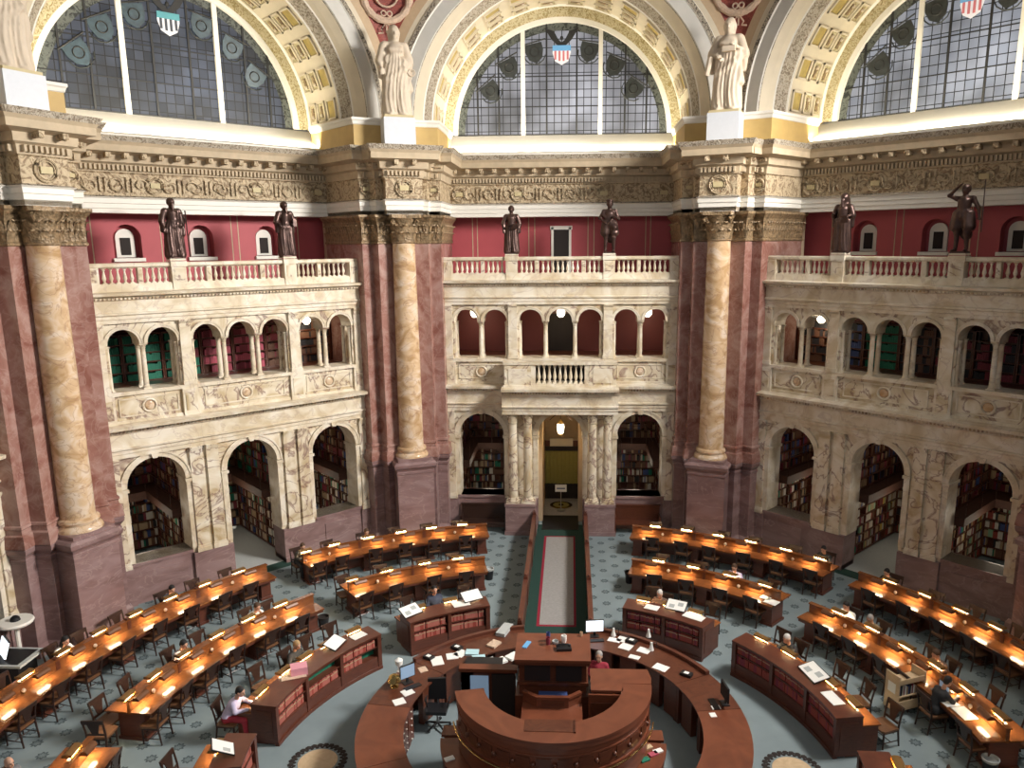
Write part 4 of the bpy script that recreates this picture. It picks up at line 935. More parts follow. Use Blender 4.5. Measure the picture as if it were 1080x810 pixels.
def desk(nm, rr, a0, a1, seats, start):
    L = radians(a1-a0)*rr; n = max(8, int(L/.5)); am = (a0+a1)/2; base = pol(am, rr, 0)
    root = thing('reading_desk', 'long curved two-sided oak reading desk, the %s one' % nm, 'desk', base, 'curved reading desks')
    for s, nn in ((-1, 'near_desktop'), (1, 'far_desktop')):
        mb = MB(); q = sorted((rr+s*.05, rr+s*.60)); mb.arc(q[0], q[1], a0, a1, .735, .775, 'wood', n); q = sorted((rr+s*.53, rr+s*.585)); mb.arc(q[0], q[1], a0+.2, a1-.2, .66, .735, 'mahog_red', n); prt('desktop', mb, root)
    mb = MB(); mb.arc(rr-.045, rr+.045, a0+.2, a1-.2, .70, 1.035, 'wood', n); prt('partition', mb, root)
    mb = MB(); mb.arc(rr-.075, rr+.075, a0+.1, a1-.1, 1.035, 1.065, 'wood', n); prt('top_rail', mb, root)
    ks = max(3, round(L/2.3)+1)
    for i in range(ks):
        a = a0+(a1-a0)*i/(ks-1); h = degrees(.17/rr); a = min(max(a, a0+h*1.6), a1-h*1.6)
        mb = MB(); mb.arc(rr-.34, rr+.34, a-h, a+h, .06, .735, 'mahog_red', 2); mb.arc(rr-.37, rr+.37, a-h*1.25, a+h*1.25, 0, .08, 'mahog_red', 2); prt('pedestal', mb, root)
    mb = MB(); mb.arc(rr-.02, rr+.02, a0+1, a1-1, .08, .70, 'mahog', n); prt('modesty_panel', mb, root)
    st = sorted(seats, key=abs)
    for i, a in enumerate(st):
        if i+1 < len(st):
            b = (a+st[i+1])/2; mb = MB()
            if i % 2 == 0: mb.ball(tuple(polz(b, rr-.10, .86)), (.05, .05, .055), 'relief', 8, 6); mb.lathe([(.03, .775), (.02, .82)], 'brass', tuple(polz(b, rr-.10, 0)), 8)
            else: mb.arc(rr-.065, rr+.065, b-.25, b+.25, .775, 1.10, 'mahog', 1)
            prt('seat_divider' if i % 2 else 'power_socket', mb, root)
        o = ORD[i]
        lamp(a, rr-.045, False, .985, '%s lamp from the %s, near side of the %s desk partition' % (o, start, nm))
        b = a+(1.2 if a > 0 else -1.2)
        lamp(b, rr+.045, True, 1.005, '%s lamp from the %s, far side of the %s desk partition' % (o, start, nm))
        rn = random.Random(int(abs(a)*97+rr*10))
        near_c = (nm, i, 'n') not in NOSEAT; far_c = (nm, i, 'f') not in NOSEAT
        if near_c: chair(a+rn.uniform(-.5, .5)+(-1.0 if a < 0 else 1.0), rr-.47-rn.uniform(.0, .12), False, 'dark wooden chair, %s from the %s, near side of the %s desk' % (o, start, nm), rn.uniform(-8, 8))
        if far_c: chair(b+rn.uniform(-.4, .4), rr+.52+rn.uniform(.0, .16), True, 'dark wooden chair, %s from the %s, far side of the %s desk' % (o, start, nm), rn.uniform(-8, 8))
for d in DESKS: desk(*d)
# bottom-left and bottom-right corners: the ends of two further inner desks
for nm, a0, a1, seats in (('cut-off bottom-left', -104, -92.3, [-94.5, -100.5]), ('cut-off bottom-right', 92.3, 104, [94.5, 100.5])): desk(nm, D2, a0, a1, seats, 'far end')
chair(-86.9, D2+.45, True, 'dark wooden chair standing at the near end of the inner left desk', 95)
chair(86.5, D2+.9, True, 'dark wooden chair at the near end of the inner right desk', -60)

# bookcase desks of the innermost ring: books face the centre, readers sit outside
NB = [0]
def redbook(p, t, n, w, h, d, col, shelf):
    key = (round(w, 3), round(h, 2), col)
    if key not in RB:
        mb = MB(); mb.box(-w/2, w/2, -d, 0, 0, h, col)
        mb.box(-w/2-.001, w/2+.001, .0, .004, h*.70, h*.82, 'bk_tan'); RB[key] = mb.mesh('bound_volume', smooth=0)
    o = link('bound_volume', RB[key]); o.location = p; o.rotation_euler = (0, 0, atan2(t.y, t.x)); tag(o, shelf, 'book', 'bound volumes in the low bookcases'); NB[0] += 1
RB = {}; STUFF = BK
def case_desk(nm, a0, a1, bays, seats, start, lim, gaps=()):
    r0, r1 = 6.47, 7.05; am = (a0+a1)/2; n = 20; root = thing('bookcase_desk', 'low curved mahogany bookcase desk, the %s one facing the central counter' % nm, 'bookcase desk', pol(am, 6.8, 0), 'inner ring bookcase desks')
    L = radians(a1-a0)*r0
    mb = MB(); mb.arc(r0-.05, r1+.03, a0, a1, .99, 1.03, 'mahog_red', n); prt('top_board', mb, root)
    mb = MB(); mb.arc(r0+.26, r1, a0+.3, a1-.3, 0, .99, 'mahog_red', n); prt('body', mb, root)
    mb = MB(); mb.arc(r0-.05, r0+.05, a0, a1, 0, .09, 'mahog_red', n); mb.arc(r0-.01, r0+.26, a0+.3, a1-.3, .09, .36, 'mahog_red', n); prt('plinth', mb, root)
    mb = MB(); mb.arc(r0, r0+.27, a0+.4, a1-.4, .36, .385, 'mahog_red', n); mb.arc(r0, r0+.27, a0+.4, a1-.4, .655, .675, 'mahog_red', n); mb.arc(r0-.01, r0+.05, a0+.3, a1-.3, .93, .99, 'mahog_red', n); prt('shelf', mb, root)
    for i in range(bays+1):
        a = a0+.6+(a1-a0-1.2)*i/bays; mb = MB(); mb.arc(r0-.03, r0+.27, a-.45, a+.45, .09, .99, 'mahog_red', 1); prt('upright', mb, root)
    for s, a in ((-1, a0), (1, a1)):
        mb = MB(); q = sorted((a, a-s*.35)); mb.arc(r0-.03, r1+.02, q[0], q[1], .05, .99, 'mahog_red', 1); q = sorted((a+s*.12, a)); mb.arc(r0+.08, r1-.08, q[0], q[1], .2, .88, 'mahog', 1); prt('end_panel', mb, root)
    # writing board on the readers' side
    mb = MB(); mb.arc(r1, r1+.48, a0+.3, a1-.3, .735, .77, 'wood', n); prt('desktop', mb, root)
    for a in (a0+.8, a1-.8): mb = MB(); mb.arc(r1, r1+.44, a-.2, a+.2, 0, .735, 'mahog', 1); prt('desk_end', mb, root)
    w = .052; cnt = 0
    for row, (z, h) in enumerate(((.675, .225), (.385, .235))):
        for b in range(bays):
            u0 = a0+.6+(a1-a0-1.2)*b/bays+.55; u1 = a0+.6+(a1-a0-1.2)*(b+1)/bays-.55; da = degrees(w/r0); a = u0; k = 0
            rr_ = random.Random(b*7+row+int(abs(a0)))
            while a+da < u1:
                if (row, b) in gaps and gaps[(row, b)][0] < (a-u0)/(u1-u0) < gaps[(row, b)][1]: a += da; continue
                t = Vector((cos(radians(a)), -sin(radians(a)), 0)); nn = Vector((-sin(radians(a)), -cos(radians(a)), 0))
                p = polz(a+da/2, r0+.035, z+.003); hh = h*(.92 if rr_.random() < .8 else .82)
                k += 1
                if k % 9 == 8: a += da*.5; continue
                col = 'bk_pink' if rr_.random() < .75 else 'bk_red'
                if nm in ('back-right', 'right'): col = 'bk_red' if rr_.random() < .6 else 'bk_maroon'
                if NB[0] < 298 and cnt < lim:
                    redbook(p, -t, nn, w*.9, hh, .2, col, 'red bound volume on the %s shelf of the %s bookcase desk' % (('upper', 'lower')[row], nm)); cnt += 1
                else: STUFF.obox(p-nn*.1+Vector((0, 0, hh/2)), (t, nn, (0, 0, 1)), (w*.45, .1, hh/2), col)
                a += da
    if gaps:
        mb = MB()
        for (row, b), (f0, f1) in gaps.items():
            u0 = a0+.6+(a1-a0-1.2)*b/bays+.5; u1 = a0+.6+(a1-a0-1.2)*(b+1)/bays-.5; z = (.68, .39)[row]; mb.arc(r0+.2, r0+.255, u0+(u1-u0)*f0, u0+(u1-u0)*f1, z, z+.25, 'bk_green', 3)
        prt('green_lining', mb, root)
    for i, a in enumerate(sorted(seats, key=abs)):
        lamp(a, r1+.02, True, 1.02, '%s lamp from the %s of the %s bookcase desk' % (ORD[i], start, nm), 'bookcase desk lamps')
        rn = random.Random(int(abs(a)*31)); chair(a+rn.uniform(-.8, .8), r1+.72+rn.uniform(0, .15), True, 'dark wooden chair, %s from the %s, behind the %s bookcase desk' % (ORD[i], start, nm), rn.uniform(-10, 10))
        # slip of paper lit on the top
case_desk('left', -82.4, -47.7, 3, [-51.5, -58.8, -64.8, -71.0, -78.5], 'far end', 130, {(0, 1): (.0, 1), (1, 2): (.55, 1), (1, 0): (.0, .0)})
case_desk('back-left', -39.4, -17.6, 2, [-20.5, -26.5, -34.5], 'aisle end', 80)
case_desk('back-right', 17.6, 39.4, 2, [21.5, 28, 34.5], 'aisle end', 80)
case_desk('right', 47.6, 81.8, 3, [51.5, 58.8, 65.5, 71.0, 78.0], 'far end', 60)
case_desk('bottom-left corner', -101, -91.2, 1, [-95.5], 'far end', 0)
case_desk('bottom-right corner', 91.8, 101, 1, [95.5], 'far end', 0)

# central counter: a ring open at the aisle
cc = (.03, .6)
def counter():
    root = thing('central_counter', 'ring-shaped mahogany service counter around the central podium', 'counter', (0, .6, 0)); z = 1.03
    segs = [(-170, -115), (-115, -84), (-84, -57), (-57, -12), (12, 62), (62, 82), (82, 120), (120, 170)]
    for a0, a1 in segs:
        n = max(3, int((a1-a0)/4)); mb = MB(); mb.arc(3.30, 4.33, a0+.1, a1-.1, z-.04, z, 'podwood' if abs(a0+a1) > 155 else 'mahog', n, cc); prt('countertop', mb, root)
        mb = MB(); mb.arc(4.02, 4.28, a0, a1, 0, z-.04, 'mahog_red', n, cc); mb.arc(4.28, 4.33, a0, a1, 0, .12, 'mahog_red', n, cc); prt('front_panel', mb, root)
        mb = MB(); mb.arc(3.36, 4.02, a0+.15, a0+1.6, 0, z-.04, 'mahog', 1, cc); prt('side_panel', mb, root); mb = MB(); mb.arc(3.36, 4.02, a1-1.6, a1-.15, 0, z-.04, 'mahog', 1, cc); prt('side_panel', mb, root)
        if a0 in (-57, 12):
            mb = MB(); mb.arc(4.22, 4.33, a0, a1, z, z+.09, 'mahog_red', n, cc); prt('raised_edge', mb, root)
    # drawers with pale knobs on the inner left, dark kneeholes elsewhere
    for i, a in enumerate((-111, -104, -97, -90, -83)):
        for j in range(5):
            mb = MB(); mb.arc(3.33, 3.5, a-3.1, a+3.1, .10+j*.175, .26+j*.175, 'mahog_red', 2, cc); d = prt('drawer', mb, root)
            kb = MB(); kb.ball(tuple(Vector(pol(a, 3.31, .18+j*.175, cc))), .022, 'white', 8, 6); sub('drawer_knob', kb, d, root)
    for a in (-66, -50, -36, -24, 22, 34, 47, 58, 70): mb = MB(); mb.arc(3.36, 3.5, a-4, a+4, .05, .98, 'mahog', 2, cc); prt('cabinet_door', mb, root)
    return root
counter()
mb = MB(); mb.box(-1.0, -.92, 5.25, 15.0, 0, .90, 'mahog_red')
for s in (-1, 1):
    mb = MB(); x0, x1 = sorted((s*.97, s*1.06)); mb.box(x0, x1, 5.3, 14.35, 0, .86, 'mahog_red'); mb.box(x0-.03, x1+.03, 5.28, 14.37, .86, .91, 'mahog_red'); 
    base = (s*1.015, 9.8, 0); o = thing('aisle_parapet', 'long low mahogany partition along the %s edge of the carpeted aisle' % ('left' if s < 0 else 'right'), 'partition', base, 'aisle partitions'); prt('panelling', mb, o)
    for y in (5.34, 8.3, 11.3, 14.32): mb = MB(); mb.box(x0-.02, x1+.02, y-.06, y+.06, 0, 1.0, 'mahog_red'); mb.ball((s*1.015, y, 1.03), .05, 'mahog_red', 8, 6); prt('post', mb, o)

# podium: drum with ring-shaped desk, tall block, polygonal booth
def podium():
    c = (.05, 0); root = thing('central_podium', 'raised circular mahogany podium with ring desk in the middle of the room', 'podium', (.05, 0, 0)); zt = 2.35
    mb = MB(); mb.arc(1.47, 2.08, 91, 258, zt-.05, zt, 'podwood', 48, c); mb.prism([(.85, -.30), (1.52, -.30), (1.52, -.02), (2.125, -.02), (2.15, .2), (2.10, .55), (.85, .55)], zt-.05, zt, 'podwood'); prt('ring_desktop', mb, root)
    mb = MB(); mb.arc(1.95, 2.03, 97, 258, 1.15, zt-.05, 'podwood', 48, c)
    for z, r, h in ((zt-.16, 2.07, .10), (1.62, 2.07, .05), (2.02, 2.05, .03)): mb.arc(2.0, r, 97, 258, z, z+h, 'podwood', 48, c)
    for k in range(13):
        a = 103+k*11.5; mb.arc(2.02, 2.05, a-4, a+4, 1.74, 1.98, 'mahog', 3, c); mb.ball(pol(a+5.7, 2.05, 1.85, c), (.05, .05, .05), 'mahog', 8, 6)
    mb.box(.9, 2.03, .44, .48, .3, zt-.05, 'podwood'); mb.box(2.0, 2.06, -.26, .48, .3, zt-.05, 'podwood'); prt('drum', mb, root)
    mb = MB(); P_ = [pol(99+q*158/30, 2.13, 1.66, c) for q in range(31)]; mb.tube(P_, .016, 'brass', 6); prt('brass_rail', mb, root, label='thin brass rail')
    mb = MB(); mb.arc(1.47, 1.53, 97, 258, .9, zt-.05, 'mahog', 40, c); prt('inner_lining', mb, root)
    mb = MB(); mb.arc(1.9, 2.42, 95, 265, 1.02, 1.08, 'podwood', 40, c); mb.arc(2.3, 2.38, 95, 265, .1, 1.02, 'mahog', 40, c); mb.box(1.9, 2.42, -.1, .25, 1.02, 1.08, 'podwood'); mb.box(-2.36, -1.86, -.1, .25, 1.02, 1.08, 'podwood')
    mb.box(1.95, 2.36, -.1, .22, .1, 1.02, 'mahog'); mb.box(-2.30, -1.9, -.1, .22, .1, 1.02, 'mahog'); prt('lower_counter', mb, root)
    mb = MB(); mb.lathe([(2.2, 0), (2.2, .12)], 'mahog', (.05, 0, 0), 40); prt('platform', mb, root)
    # left screen behind the opening, with pale panel
    mb = MB(); mb.box(-1.98, -.78, .50, .58, .3, 2.28, 'mahog'); mb.box(-2.03, -.74, .44, .66, 2.26, 2.34, 'podwood'); mb.box(-1.98, -1.72, .5, .62, .3, 2.26, 'podwood'); prt('left_screen', mb, root)
    mb = MB(); mb.box(-1.78, -1.38, .44, .5, 1.0, 2.15, 'screen_dim'); prt('door_panel', mb, root)
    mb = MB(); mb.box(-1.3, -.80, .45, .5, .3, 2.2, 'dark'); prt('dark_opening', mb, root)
    # tall block
    mb = MB(); mb.box(-.66, .76, -.12, .80, .1, 2.95, 'mahog'); mb.box(-.74, .84, -.20, .30, .1, 2.12, 'mahog'); mb.box(-.73, .83, -.24, .86, 2.86, 2.93, 'mahog'); mb.box(-.70, .80, -.16, .84, 2.35, 2.42, 'mahog'); prt('block', mb, root)
    mb = MB(); mb.box(-.75, .85, -.26, .88, 2.93, 2.99, 'podwood'); prt('block_top', mb, root)
    for x in (-.54, .12): mb = MB(); mb.box(x, x+.54, -.17, -.11, 2.47, 2.82, 'black'); prt('dark_panel', mb, root)
    # booth
    mb = MB(); O = [(-.56, -.24), (-.26, -.46), (.38, -.46), (.64, -.24)]
    mb.sweep(O, [(-.03, 1.6), (.02, 1.6), (.02, 2.22), (.045, 2.24), (.045, 2.29), (-.04, 2.29), (-.03, 1.6)], 'podwood', side=1)
    mb.box(-.18, .30, -.49, -.47, 2.09, 2.19, 'mahog'); prt('booth', mb, root)
    mb = MB(); mb.box(-.58, .67, -.92, -.3, 1.99, 2.04, 'podwood'); mb.box(-.52, .61, -.86, -.3, .3, 1.99, 'mahog'); prt('booth_seat', mb, root)
    mb = MB(); mb.box(-.24, .36, -.42, -.21, 2.20, 2.25, 'bk_blue'); prt('booth_cushion', mb, root)
    mb = MB(); mb.box(.80, 1.55, -.36, -.30, .3, 2.28, 'podwood'); mb.box(.86, 1.3, -.38, -.36, 1.4, 2.1, 'mahog'); prt('right_door', mb, root)
    mb = MB(); mb.box(-.46, .50, -1.74, -1.36, 2.352, 2.36, 'mahog'); mb.box(.50, .53, -1.76, -1.34, 2.35, 2.38, 'mahog'); prt('front_hatch', mb, root)
    return root
podium()

# ------------------------------------------------------------------ things on the counters
def papers(name, label, cat, x, y, z, w, d, rot, mat='paper', h=.012, group=None):
    mb = MB(); a = radians(rot); mb.obox((x, y, z+h/2), ((cos(a), sin(a), 0), (-sin(a), cos(a), 0), (0, 0, 1)), (w/2, d/2, h/2), mat)
    return single(name, mb, label, cat, (x, y, z), group, 0)
def at(px, py, z):
    d = F_ + R2*((px-CX)/FPX) + U2*((CY-py)/FPX); t = (z-CAM[2])/d.z; return (CAM[0]+d.x*t, CAM[1]+d.y*t)
SH = [(461, 697, .3, .42, 20, 'white sheet of paper on the counter left of the podium, nearest the teal papers'), (486, 689, .28, .34, -30, 'white sheet on the counter directly below the back-left bookcase desk'),
      (477, 692, .3, .3, 15, 'white paper stack beside the sloping black phone on the left counter'), (446, 706, .2, .24, 30, 'pinkish paper heap on the left counter between monitor and white sheets'),
      (430, 730, .27, .25, 40, 'white sheet on the left counter edge just below the monitor'), (421, 740, .27, .25, 30, 'lowest white sheet on the left counter edge above the drawers'),
      (648, 675, .34, .22, -20, 'white sheet nearest the monitor on the right counter'), (656, 674, .24, .3, -25, 'large white sheet at the back edge of the right counter'),
      (660, 682, .32, .3, -30, 'white sheet in the middle of the right counter, left of the black box'), (679, 686, .32, .26, -30, 'white sheet right of the black box on the right counter'),
      (669, 693, .28, .18, -25, 'small white card at the inner edge of the right counter'), (697, 704, .36, .28, -35, 'lone white sheet farthest along the right counter'),
      (752, 754, .14, .16, 10, 'small white card below the black monitor on the right counter'), (755, 746, .2, .14, 10, 'crumpled white note beside the black monitor on the right counter')]
for px, py, w, d, r, l in SH: x, y = at(px, py, 1.04); papers('paper_sheet', l, 'paper', x, y, 1.031, w, d, r, 'paper' if 'pink' not in l else 'relief', .015, 'papers on the central counter')
for i, (px, py, m, l) in enumerate(((498, 688, 'paper_blue', 'pale blue folder in the paper clutter left of the podium block'), (505, 694, 'paper_blue', 'teal papers in the clutter left of the podium block'), (515, 697, 'paper', 'white papers at the clutter\'s lower edge left of the podium'), (527, 697, 'paper', 'grey-white open book in the clutter beside the podium'), (541, 692, 'paper', 'small upright white notepad next to the podium block'), (521, 679, 'relief', 'pinkish form on the counter close to the podium block'), (532, 665, 'greywhite', 'pale grey telephone console on the counter behind the podium block\'s left'))):
    x, y = at(px, py, 1.06); papers('paper_pile' if i < 6 else 'console', l, 'paper' if i < 6 else 'telephone', x, y, 1.031, .34 if i < 6 else .62, .26, 12*i, m, .05 if i < 6 else .1, 'paper clutter by the podium')
mb = MB(); x, y = at(512, 695, 1.1); mb.box(x-.5, x+.45, y-.3, y+.1, 1.03, 1.10, 'black'); single('black_tray', mb, 'wide black tray under the paper clutter left of the podium', 'tray', (x, y, 1.03))
def monitor(px, py, z, rot, w, h, lit, label, c=None):
    x, y = c or at(px, py, z); a = radians(rot); X = Vector((cos(a), sin(a), 0)); Y = Vector((-sin(a), cos(a), 0)); Z = Vector((0, 0, 1)); P0 = Vector((x, y, 1.03))
    t = thing('computer_monitor', label, 'monitor', (x, y, 1.03), 'computer monitors')
    mb = MB(); mb.obox(P0+Z*(.14+h/2), (X, Y, Z), (w/2, .02, h/2), 'black'); prt('housing', mb, t)
    mb = MB(); mb.obox(P0+Z*(.14+h/2)-Y*.021, (X, Y, Z), (w/2-.015, .003, h/2-.015), lit); prt('lit_screen', mb, t)
    mb = MB(); mb.obox(P0+Z*.01, (X, Y, Z), (.12, .09, .01), 'black'); mb.obox(P0+Z*.08+Y*.02, (X, Y, Z), (.03, .015, .07), 'black'); prt('stand', mb, t)
    k = MB(); k.obox(P0-Y*.25+Z*.012, (X, Y, Z), (.21, .07, .012), 'black'); single('keyboard', k, 'black keyboard in front of the %s' % label.split(' on ')[0], 'keyboard', tuple(P0-Y*.25))
monitor(627, 671, 1.03, 8, .50, .34, 'screen', 'bright white computer monitor on the counter right of the podium')
monitor(430, 720, 1.03, 40, .40, .34, 'screen_dim', 'blue-grey computer monitor on the left counter above the office chair')
monitor(764, 742, 1.03, -80, .45, .36, 'dark', 'black monitor seen edge-on on the right counter')
# podium top: cups, folder, phone
mb = MB(); mb.obox((-.52, .35, 3.0), ((.35, 1, 0), (-1, .35, 0), (0, 0, 1)), (.14, .05, .012), 'sh_blue'); single('blue_leaflet', mb, 'bright blue leaflet on the podium block top', 'leaflet', (-.52, .35, 2.99))
for x, y, r, h, m, l in ((-.06, .55, .045, .2, 'bk_blue', 'dark blue cup on the podium block top'), (-.06, .40, .05, .16, 'bk_maroon', 'dark red cup beside the blue cup on the podium block'), (.28, .5, .06, .16, 'paper', 'white paper roll standing on the podium block'), (.1, .45, .07, .06, 'greywhite', 'pale bowl on the podium block left of the white roll'), (.66, .78, .03, .1, 'ltwood', 'small pale cup at the podium block\'s back right corner')):
    mb = MB(); mb.lathe([(r*.8, 0), (r, h*.5), (r, h), (r*.85, h), (r*.8, h*.2)], m, (x, y, 2.99), 14); single('cup' if 'cup' in l else 'desk_pot' if 'bowl' in l else 'paper_roll', mb, l, 'cup' if 'cup' in l else 'bowl' if 'bowl' in l else 'paper', (x, y, 2.99), 'small things on the podium block')
t = thing('desk_telephone', 'black desk telephone on the podium block top', 'telephone', (.28, .2, 2.99)); mb = MB(); mb.obox((.28, .2, 3.02), ((1, .1, 0), (-.1, 1, 0), (0, 0, 1)), (.16, .1, .03), 'black'); prt('base', mb, t); mb = MB(); mb.tube([(.14, .22, 3.06), (.2, .22, 3.09), (.36, .24, 3.09), (.42, .24, 3.06)], [.03, .02, .02, .03], 'black', 8); prt('handset', mb, t)
# brass lamp and white lamp by left monitor, black card box, small white figurines of rope-like holders
x, y = at(416, 723, 1.06); t = thing('table_lamp', 'brass table lamp on the left counter beside the blue-grey monitor', 'lamp', (x, y, 1.03)); mb = MB(); mb.lathe([(.11, 0), (.10, .03), (.03, .05), (.03, .22)], 'brass', (x, y, 1.03), 16); prt('base', mb, t); mb = MB(); mb.lathe([(.17, .16), (.12, .28), (.04, .33)], 'brass', (x, y, 1.03), 16); prt('shade', mb, t)
x, y = at(421, 705, 1.1); mb = MB(); mb.lathe([(.06, 0), (.03, .03), (.03, .16), (.09, .19), (.10, .3), (.02, .36)], 'paper', (x, y, 1.03), 14); single('white_lamp', mb, 'small white globe lamp behind the blue-grey monitor', 'lamp', (x, y, 1.03))
for px, py, l in ((666, 676, 'black box tray between the two white sheets on the right counter'), (724, 711, 'small black device with pale screen, far along the right counter'), (482, 683, 'tilted black telephone at the left counter\'s back edge'), (452, 693, 'dark round stapler on the left counter')):
    x, y = at(px, py, 1.06); mb = MB(); mb.obox((x, y, 1.065), ((.8, -.5, 0), (.5, .8, 0), (0, 0, 1)), (.14, .09, .035), 'black'); mb.obox((x, y, 1.102), ((.8, -.5, 0), (.5, .8, 0), (0, 0, 1)), (.06, .05, .003), 'paper'); single('desk_device', mb, l, 'device', (x, y, 1.03), 'small devices on the counter', 0)
for px, py, l in ((647, 668, 'small white holder beside the monitor on the right counter'), (687, 683, 'small white holder right of the sheets on the right counter'), (684, 669, 'white pitcher-shaped holder on the floor-side edge of the right counter')):
    x, y = at(px, py, 1.1); mb = MB(); mb.lathe([(.07, 0), (.06, .05), (.035, .14), (.03, .22), (.0, .24)], 'paper', (x, y, 1.03), 12); mb.tube([(x+.02, y, 1.24), (x+.13, y, 1.25), (x+.14, y, 1.1)], .012, 'black', 5); single('pencil_holder', mb, l, 'holder', (x, y, 1.03), 'white holders on the right counter')
# clutter at the lower right of the podium
for px, py, m, l in ((689, 795, 'bk_rose', 'crimson folder on the podium\'s lower counter at right'), (680, 801, 'bk_green', 'green folder on the podium\'s lower counter at right'), (694, 792, 'paper', 'white paper cup lying on the podium\'s lower right counter'), (683, 788, 'ltwood', 'beige strip of paper on the podium\'s lower right counter'), (671, 774, 'ltwood', 'cream note wedged under the brass rail at right'), (474, 800, 'paper', 'white crumpled paper on the podium\'s lower counter at left')):
    x, y = at(px, py, 1.1); papers('folder', l, 'folder', x, y, 1.081, .2, .12, 30, m, .03, 'folders on the podium lower counter')

# display boards and open books on the bookcase desks
def board(a, r, w, h, tilt, label, z=1.03, turn=0, pics=2):
    b = Vector(pol(a, r, z)); t = thing('display_board', label, 'display board', tuple(b), 'display boards on the bookcase desks'); an = -radians(a)+radians(turn); X = Vector((cos(an), sin(an), 0)); Yo = Vector((-sin(an), cos(an), 0)); k = radians(tilt); U = Yo*cos(k)+Vector((0, 0, 1))*sin(k); N = X.cross(U)
    mb = MB(); mb.obox(b+U*h/2+Vector((0, 0, .03)), (X, U, N), (w/2, h/2, .012), 'black'); prt('frame', mb, t)
    mb = MB(); mb.obox(b+U*h/2+Vector((0, 0, .03))+N*.013, (X, U, N), (w/2-.02, h/2-.02, .002), 'paper')
    prt('panel', mb, t); mb = MB()
    for q in range(pics): mb.obox(b+U*h*(.35+.25*(q % 2))+X*(w*(-.2+.4*q/max(1, pics-1)))+Vector((0, 0, .03))+N*.016, (X, U, N), (w*.13, h*.16, .001), 'greywhite')
    if pics: prt('printed_picture', mb, t)
board(-37.0, 6.72, .62, .42, 25, 'framed display board with pictures, left end of the back-left bookcase desk', turn=10)
board(-21.0, 6.8, .62, .42, 25, 'blank white board at the aisle end of the back-left bookcase desk', turn=12, pics=0)
board(30.0, 6.85, .60, .40, 25, 'display board with blue prints on the back-right bookcase desk', turn=5)
board(-57.5, 6.7, .62, .40, 20, 'blank white board on the left bookcase desk near its far end', turn=20, pics=0)
board(67.0, 6.72, .8, .45, 15, 'white map board lying on the right bookcase desk', turn=-10)
board(-96.3, 6.7, .45, .5, 30, 'white board with round stamp on the bottom-left corner bookcase desk', turn=20, pics=1)
for a, r, w, d, z, l in ((-24.5, 6.8, .5, .35, 1.035, 'pile of lit white papers on the back-left bookcase desk'), (35.0, 6.85, .6, .3, 1.035, 'long white open sheet on the back-right bookcase desk'), (24.5, 6.75, .4, .3, 1.035, 'white papers under the first lamp of the back-right bookcase desk'), (-52.0, 6.8, .42, .28, 1.035, 'white round-edged sheet at the far end of the left bookcase desk'), (75.5, 6.75, .55, .3, 1.035, 'crumpled white sheet near the near end of the right bookcase desk')):
    x, y, _ = pol(a, r); papers('paper_sheet', l, 'paper', x, y, z, w, d, -a, 'paper', .015, 'papers on the bookcase desks')
for nm, a, rr, w, l in (('x', 80.4, D2-.33, .5, 'bright open atlas sheet on the near end of the inner right desk'), ('x', 77.6, D2-.4, .38, 'second white sheet beside the laptop on the inner right desk'), ('x', 42.3, D2-.3, .4, 'open white book at the right end of the inner back-right desk'), ('x', -16.2, D2+.3, .3, 'white sheet standing at the aisle end of the inner back-left desk'), ('x', 40.7, D2-.1, .3, 'pink-white booklet at the right end of the inner back-right desk')):
    x, y, _ = pol(a, rr); papers('paper_sheet', l, 'paper', x, y, .776, w, .34, -a, 'paper', .012, 'papers on the reading desks')
x, y, _ = pol(-70, 6.74); mb = MB(); mb.obox((x, y, 1.13), ((.9, .4, 0), (-.4, .9, 0), (0, 0, 1)), (.2, .16, .10), 'pink'); single('pink_box', mb, 'pink cardboard box on the left bookcase desk', 'box', (x, y, 1.03), smooth=0)
mb = MB(); mb.obox((x-.1, y-.12, 1.042), ((.9, .4, 0), (-.4, .9, 0), (0, 0, 1)), (.3, .2, .006), 'relief'); single('paper_sheet', mb, 'pink sheet under the pink box on the left bookcase desk', 'paper', (x, y, 1.03))
# laptop on inner right desk
x, y, _ = pol(75.2, D2-.33); t = thing('laptop', 'open grey laptop in front of the dark-clothed reader, inner right desk', 'laptop', (x, y, .776)); a = radians(-75); X = Vector((cos(a), sin(a), 0)); Y = Vector((-sin(a), cos(a), 0))
mb = MB(); mb.obox(Vector((x, y, .787)), (X, Y, (0, 0, 1)), (.17, .12, .01), 'steel'); prt('keyboard', mb, t); mb = MB(); mb.obox(Vector((x, y, .90))+Y*.14, (X, (0, .0, 1), Y), (.17, .11, .006), 'black'); mb.obox(Vector((x, y, .90))+Y*.132, (X, (0, .0, 1), Y), (.155, .095, .003), 'screen_dim'); prt('lid', mb, t)

# waste bins
for x, y, l, lin in ((-2.42, 10.22, 'black waste bin with white liner at the aisle end of the inner back-left desk', 1), (2.46, 10.1, 'black waste bin at the aisle end of the inner back-right desk', 0), (6.75, 7.75, 'grey waste bin beyond the right end of the inner back-right desk', 1), (9.6, .55, 'black waste bin with clear liner near the bottom right corner', 1), (-7.1, 6.5, 'black waste bin at the far end of the inner left desk', 0)):
    t = thing('waste_bin', l, 'bin', (x, y, 0), 'round waste bins'); mb = MB(); mb.lathe([(.13, 0), (.17, .38), (.16, .38), (.12, .03)], 'black', (x, y, 0), 18); prt('body', mb, t)
    mb = MB(); mb.lathe([(.165, .33), (.175, .37), (.185, .395), (.16, .40), (.14, .28), (.05, .2)], 'greywhite' if lin else 'dark', (x, y, 0), 18); prt('liner', mb, t)
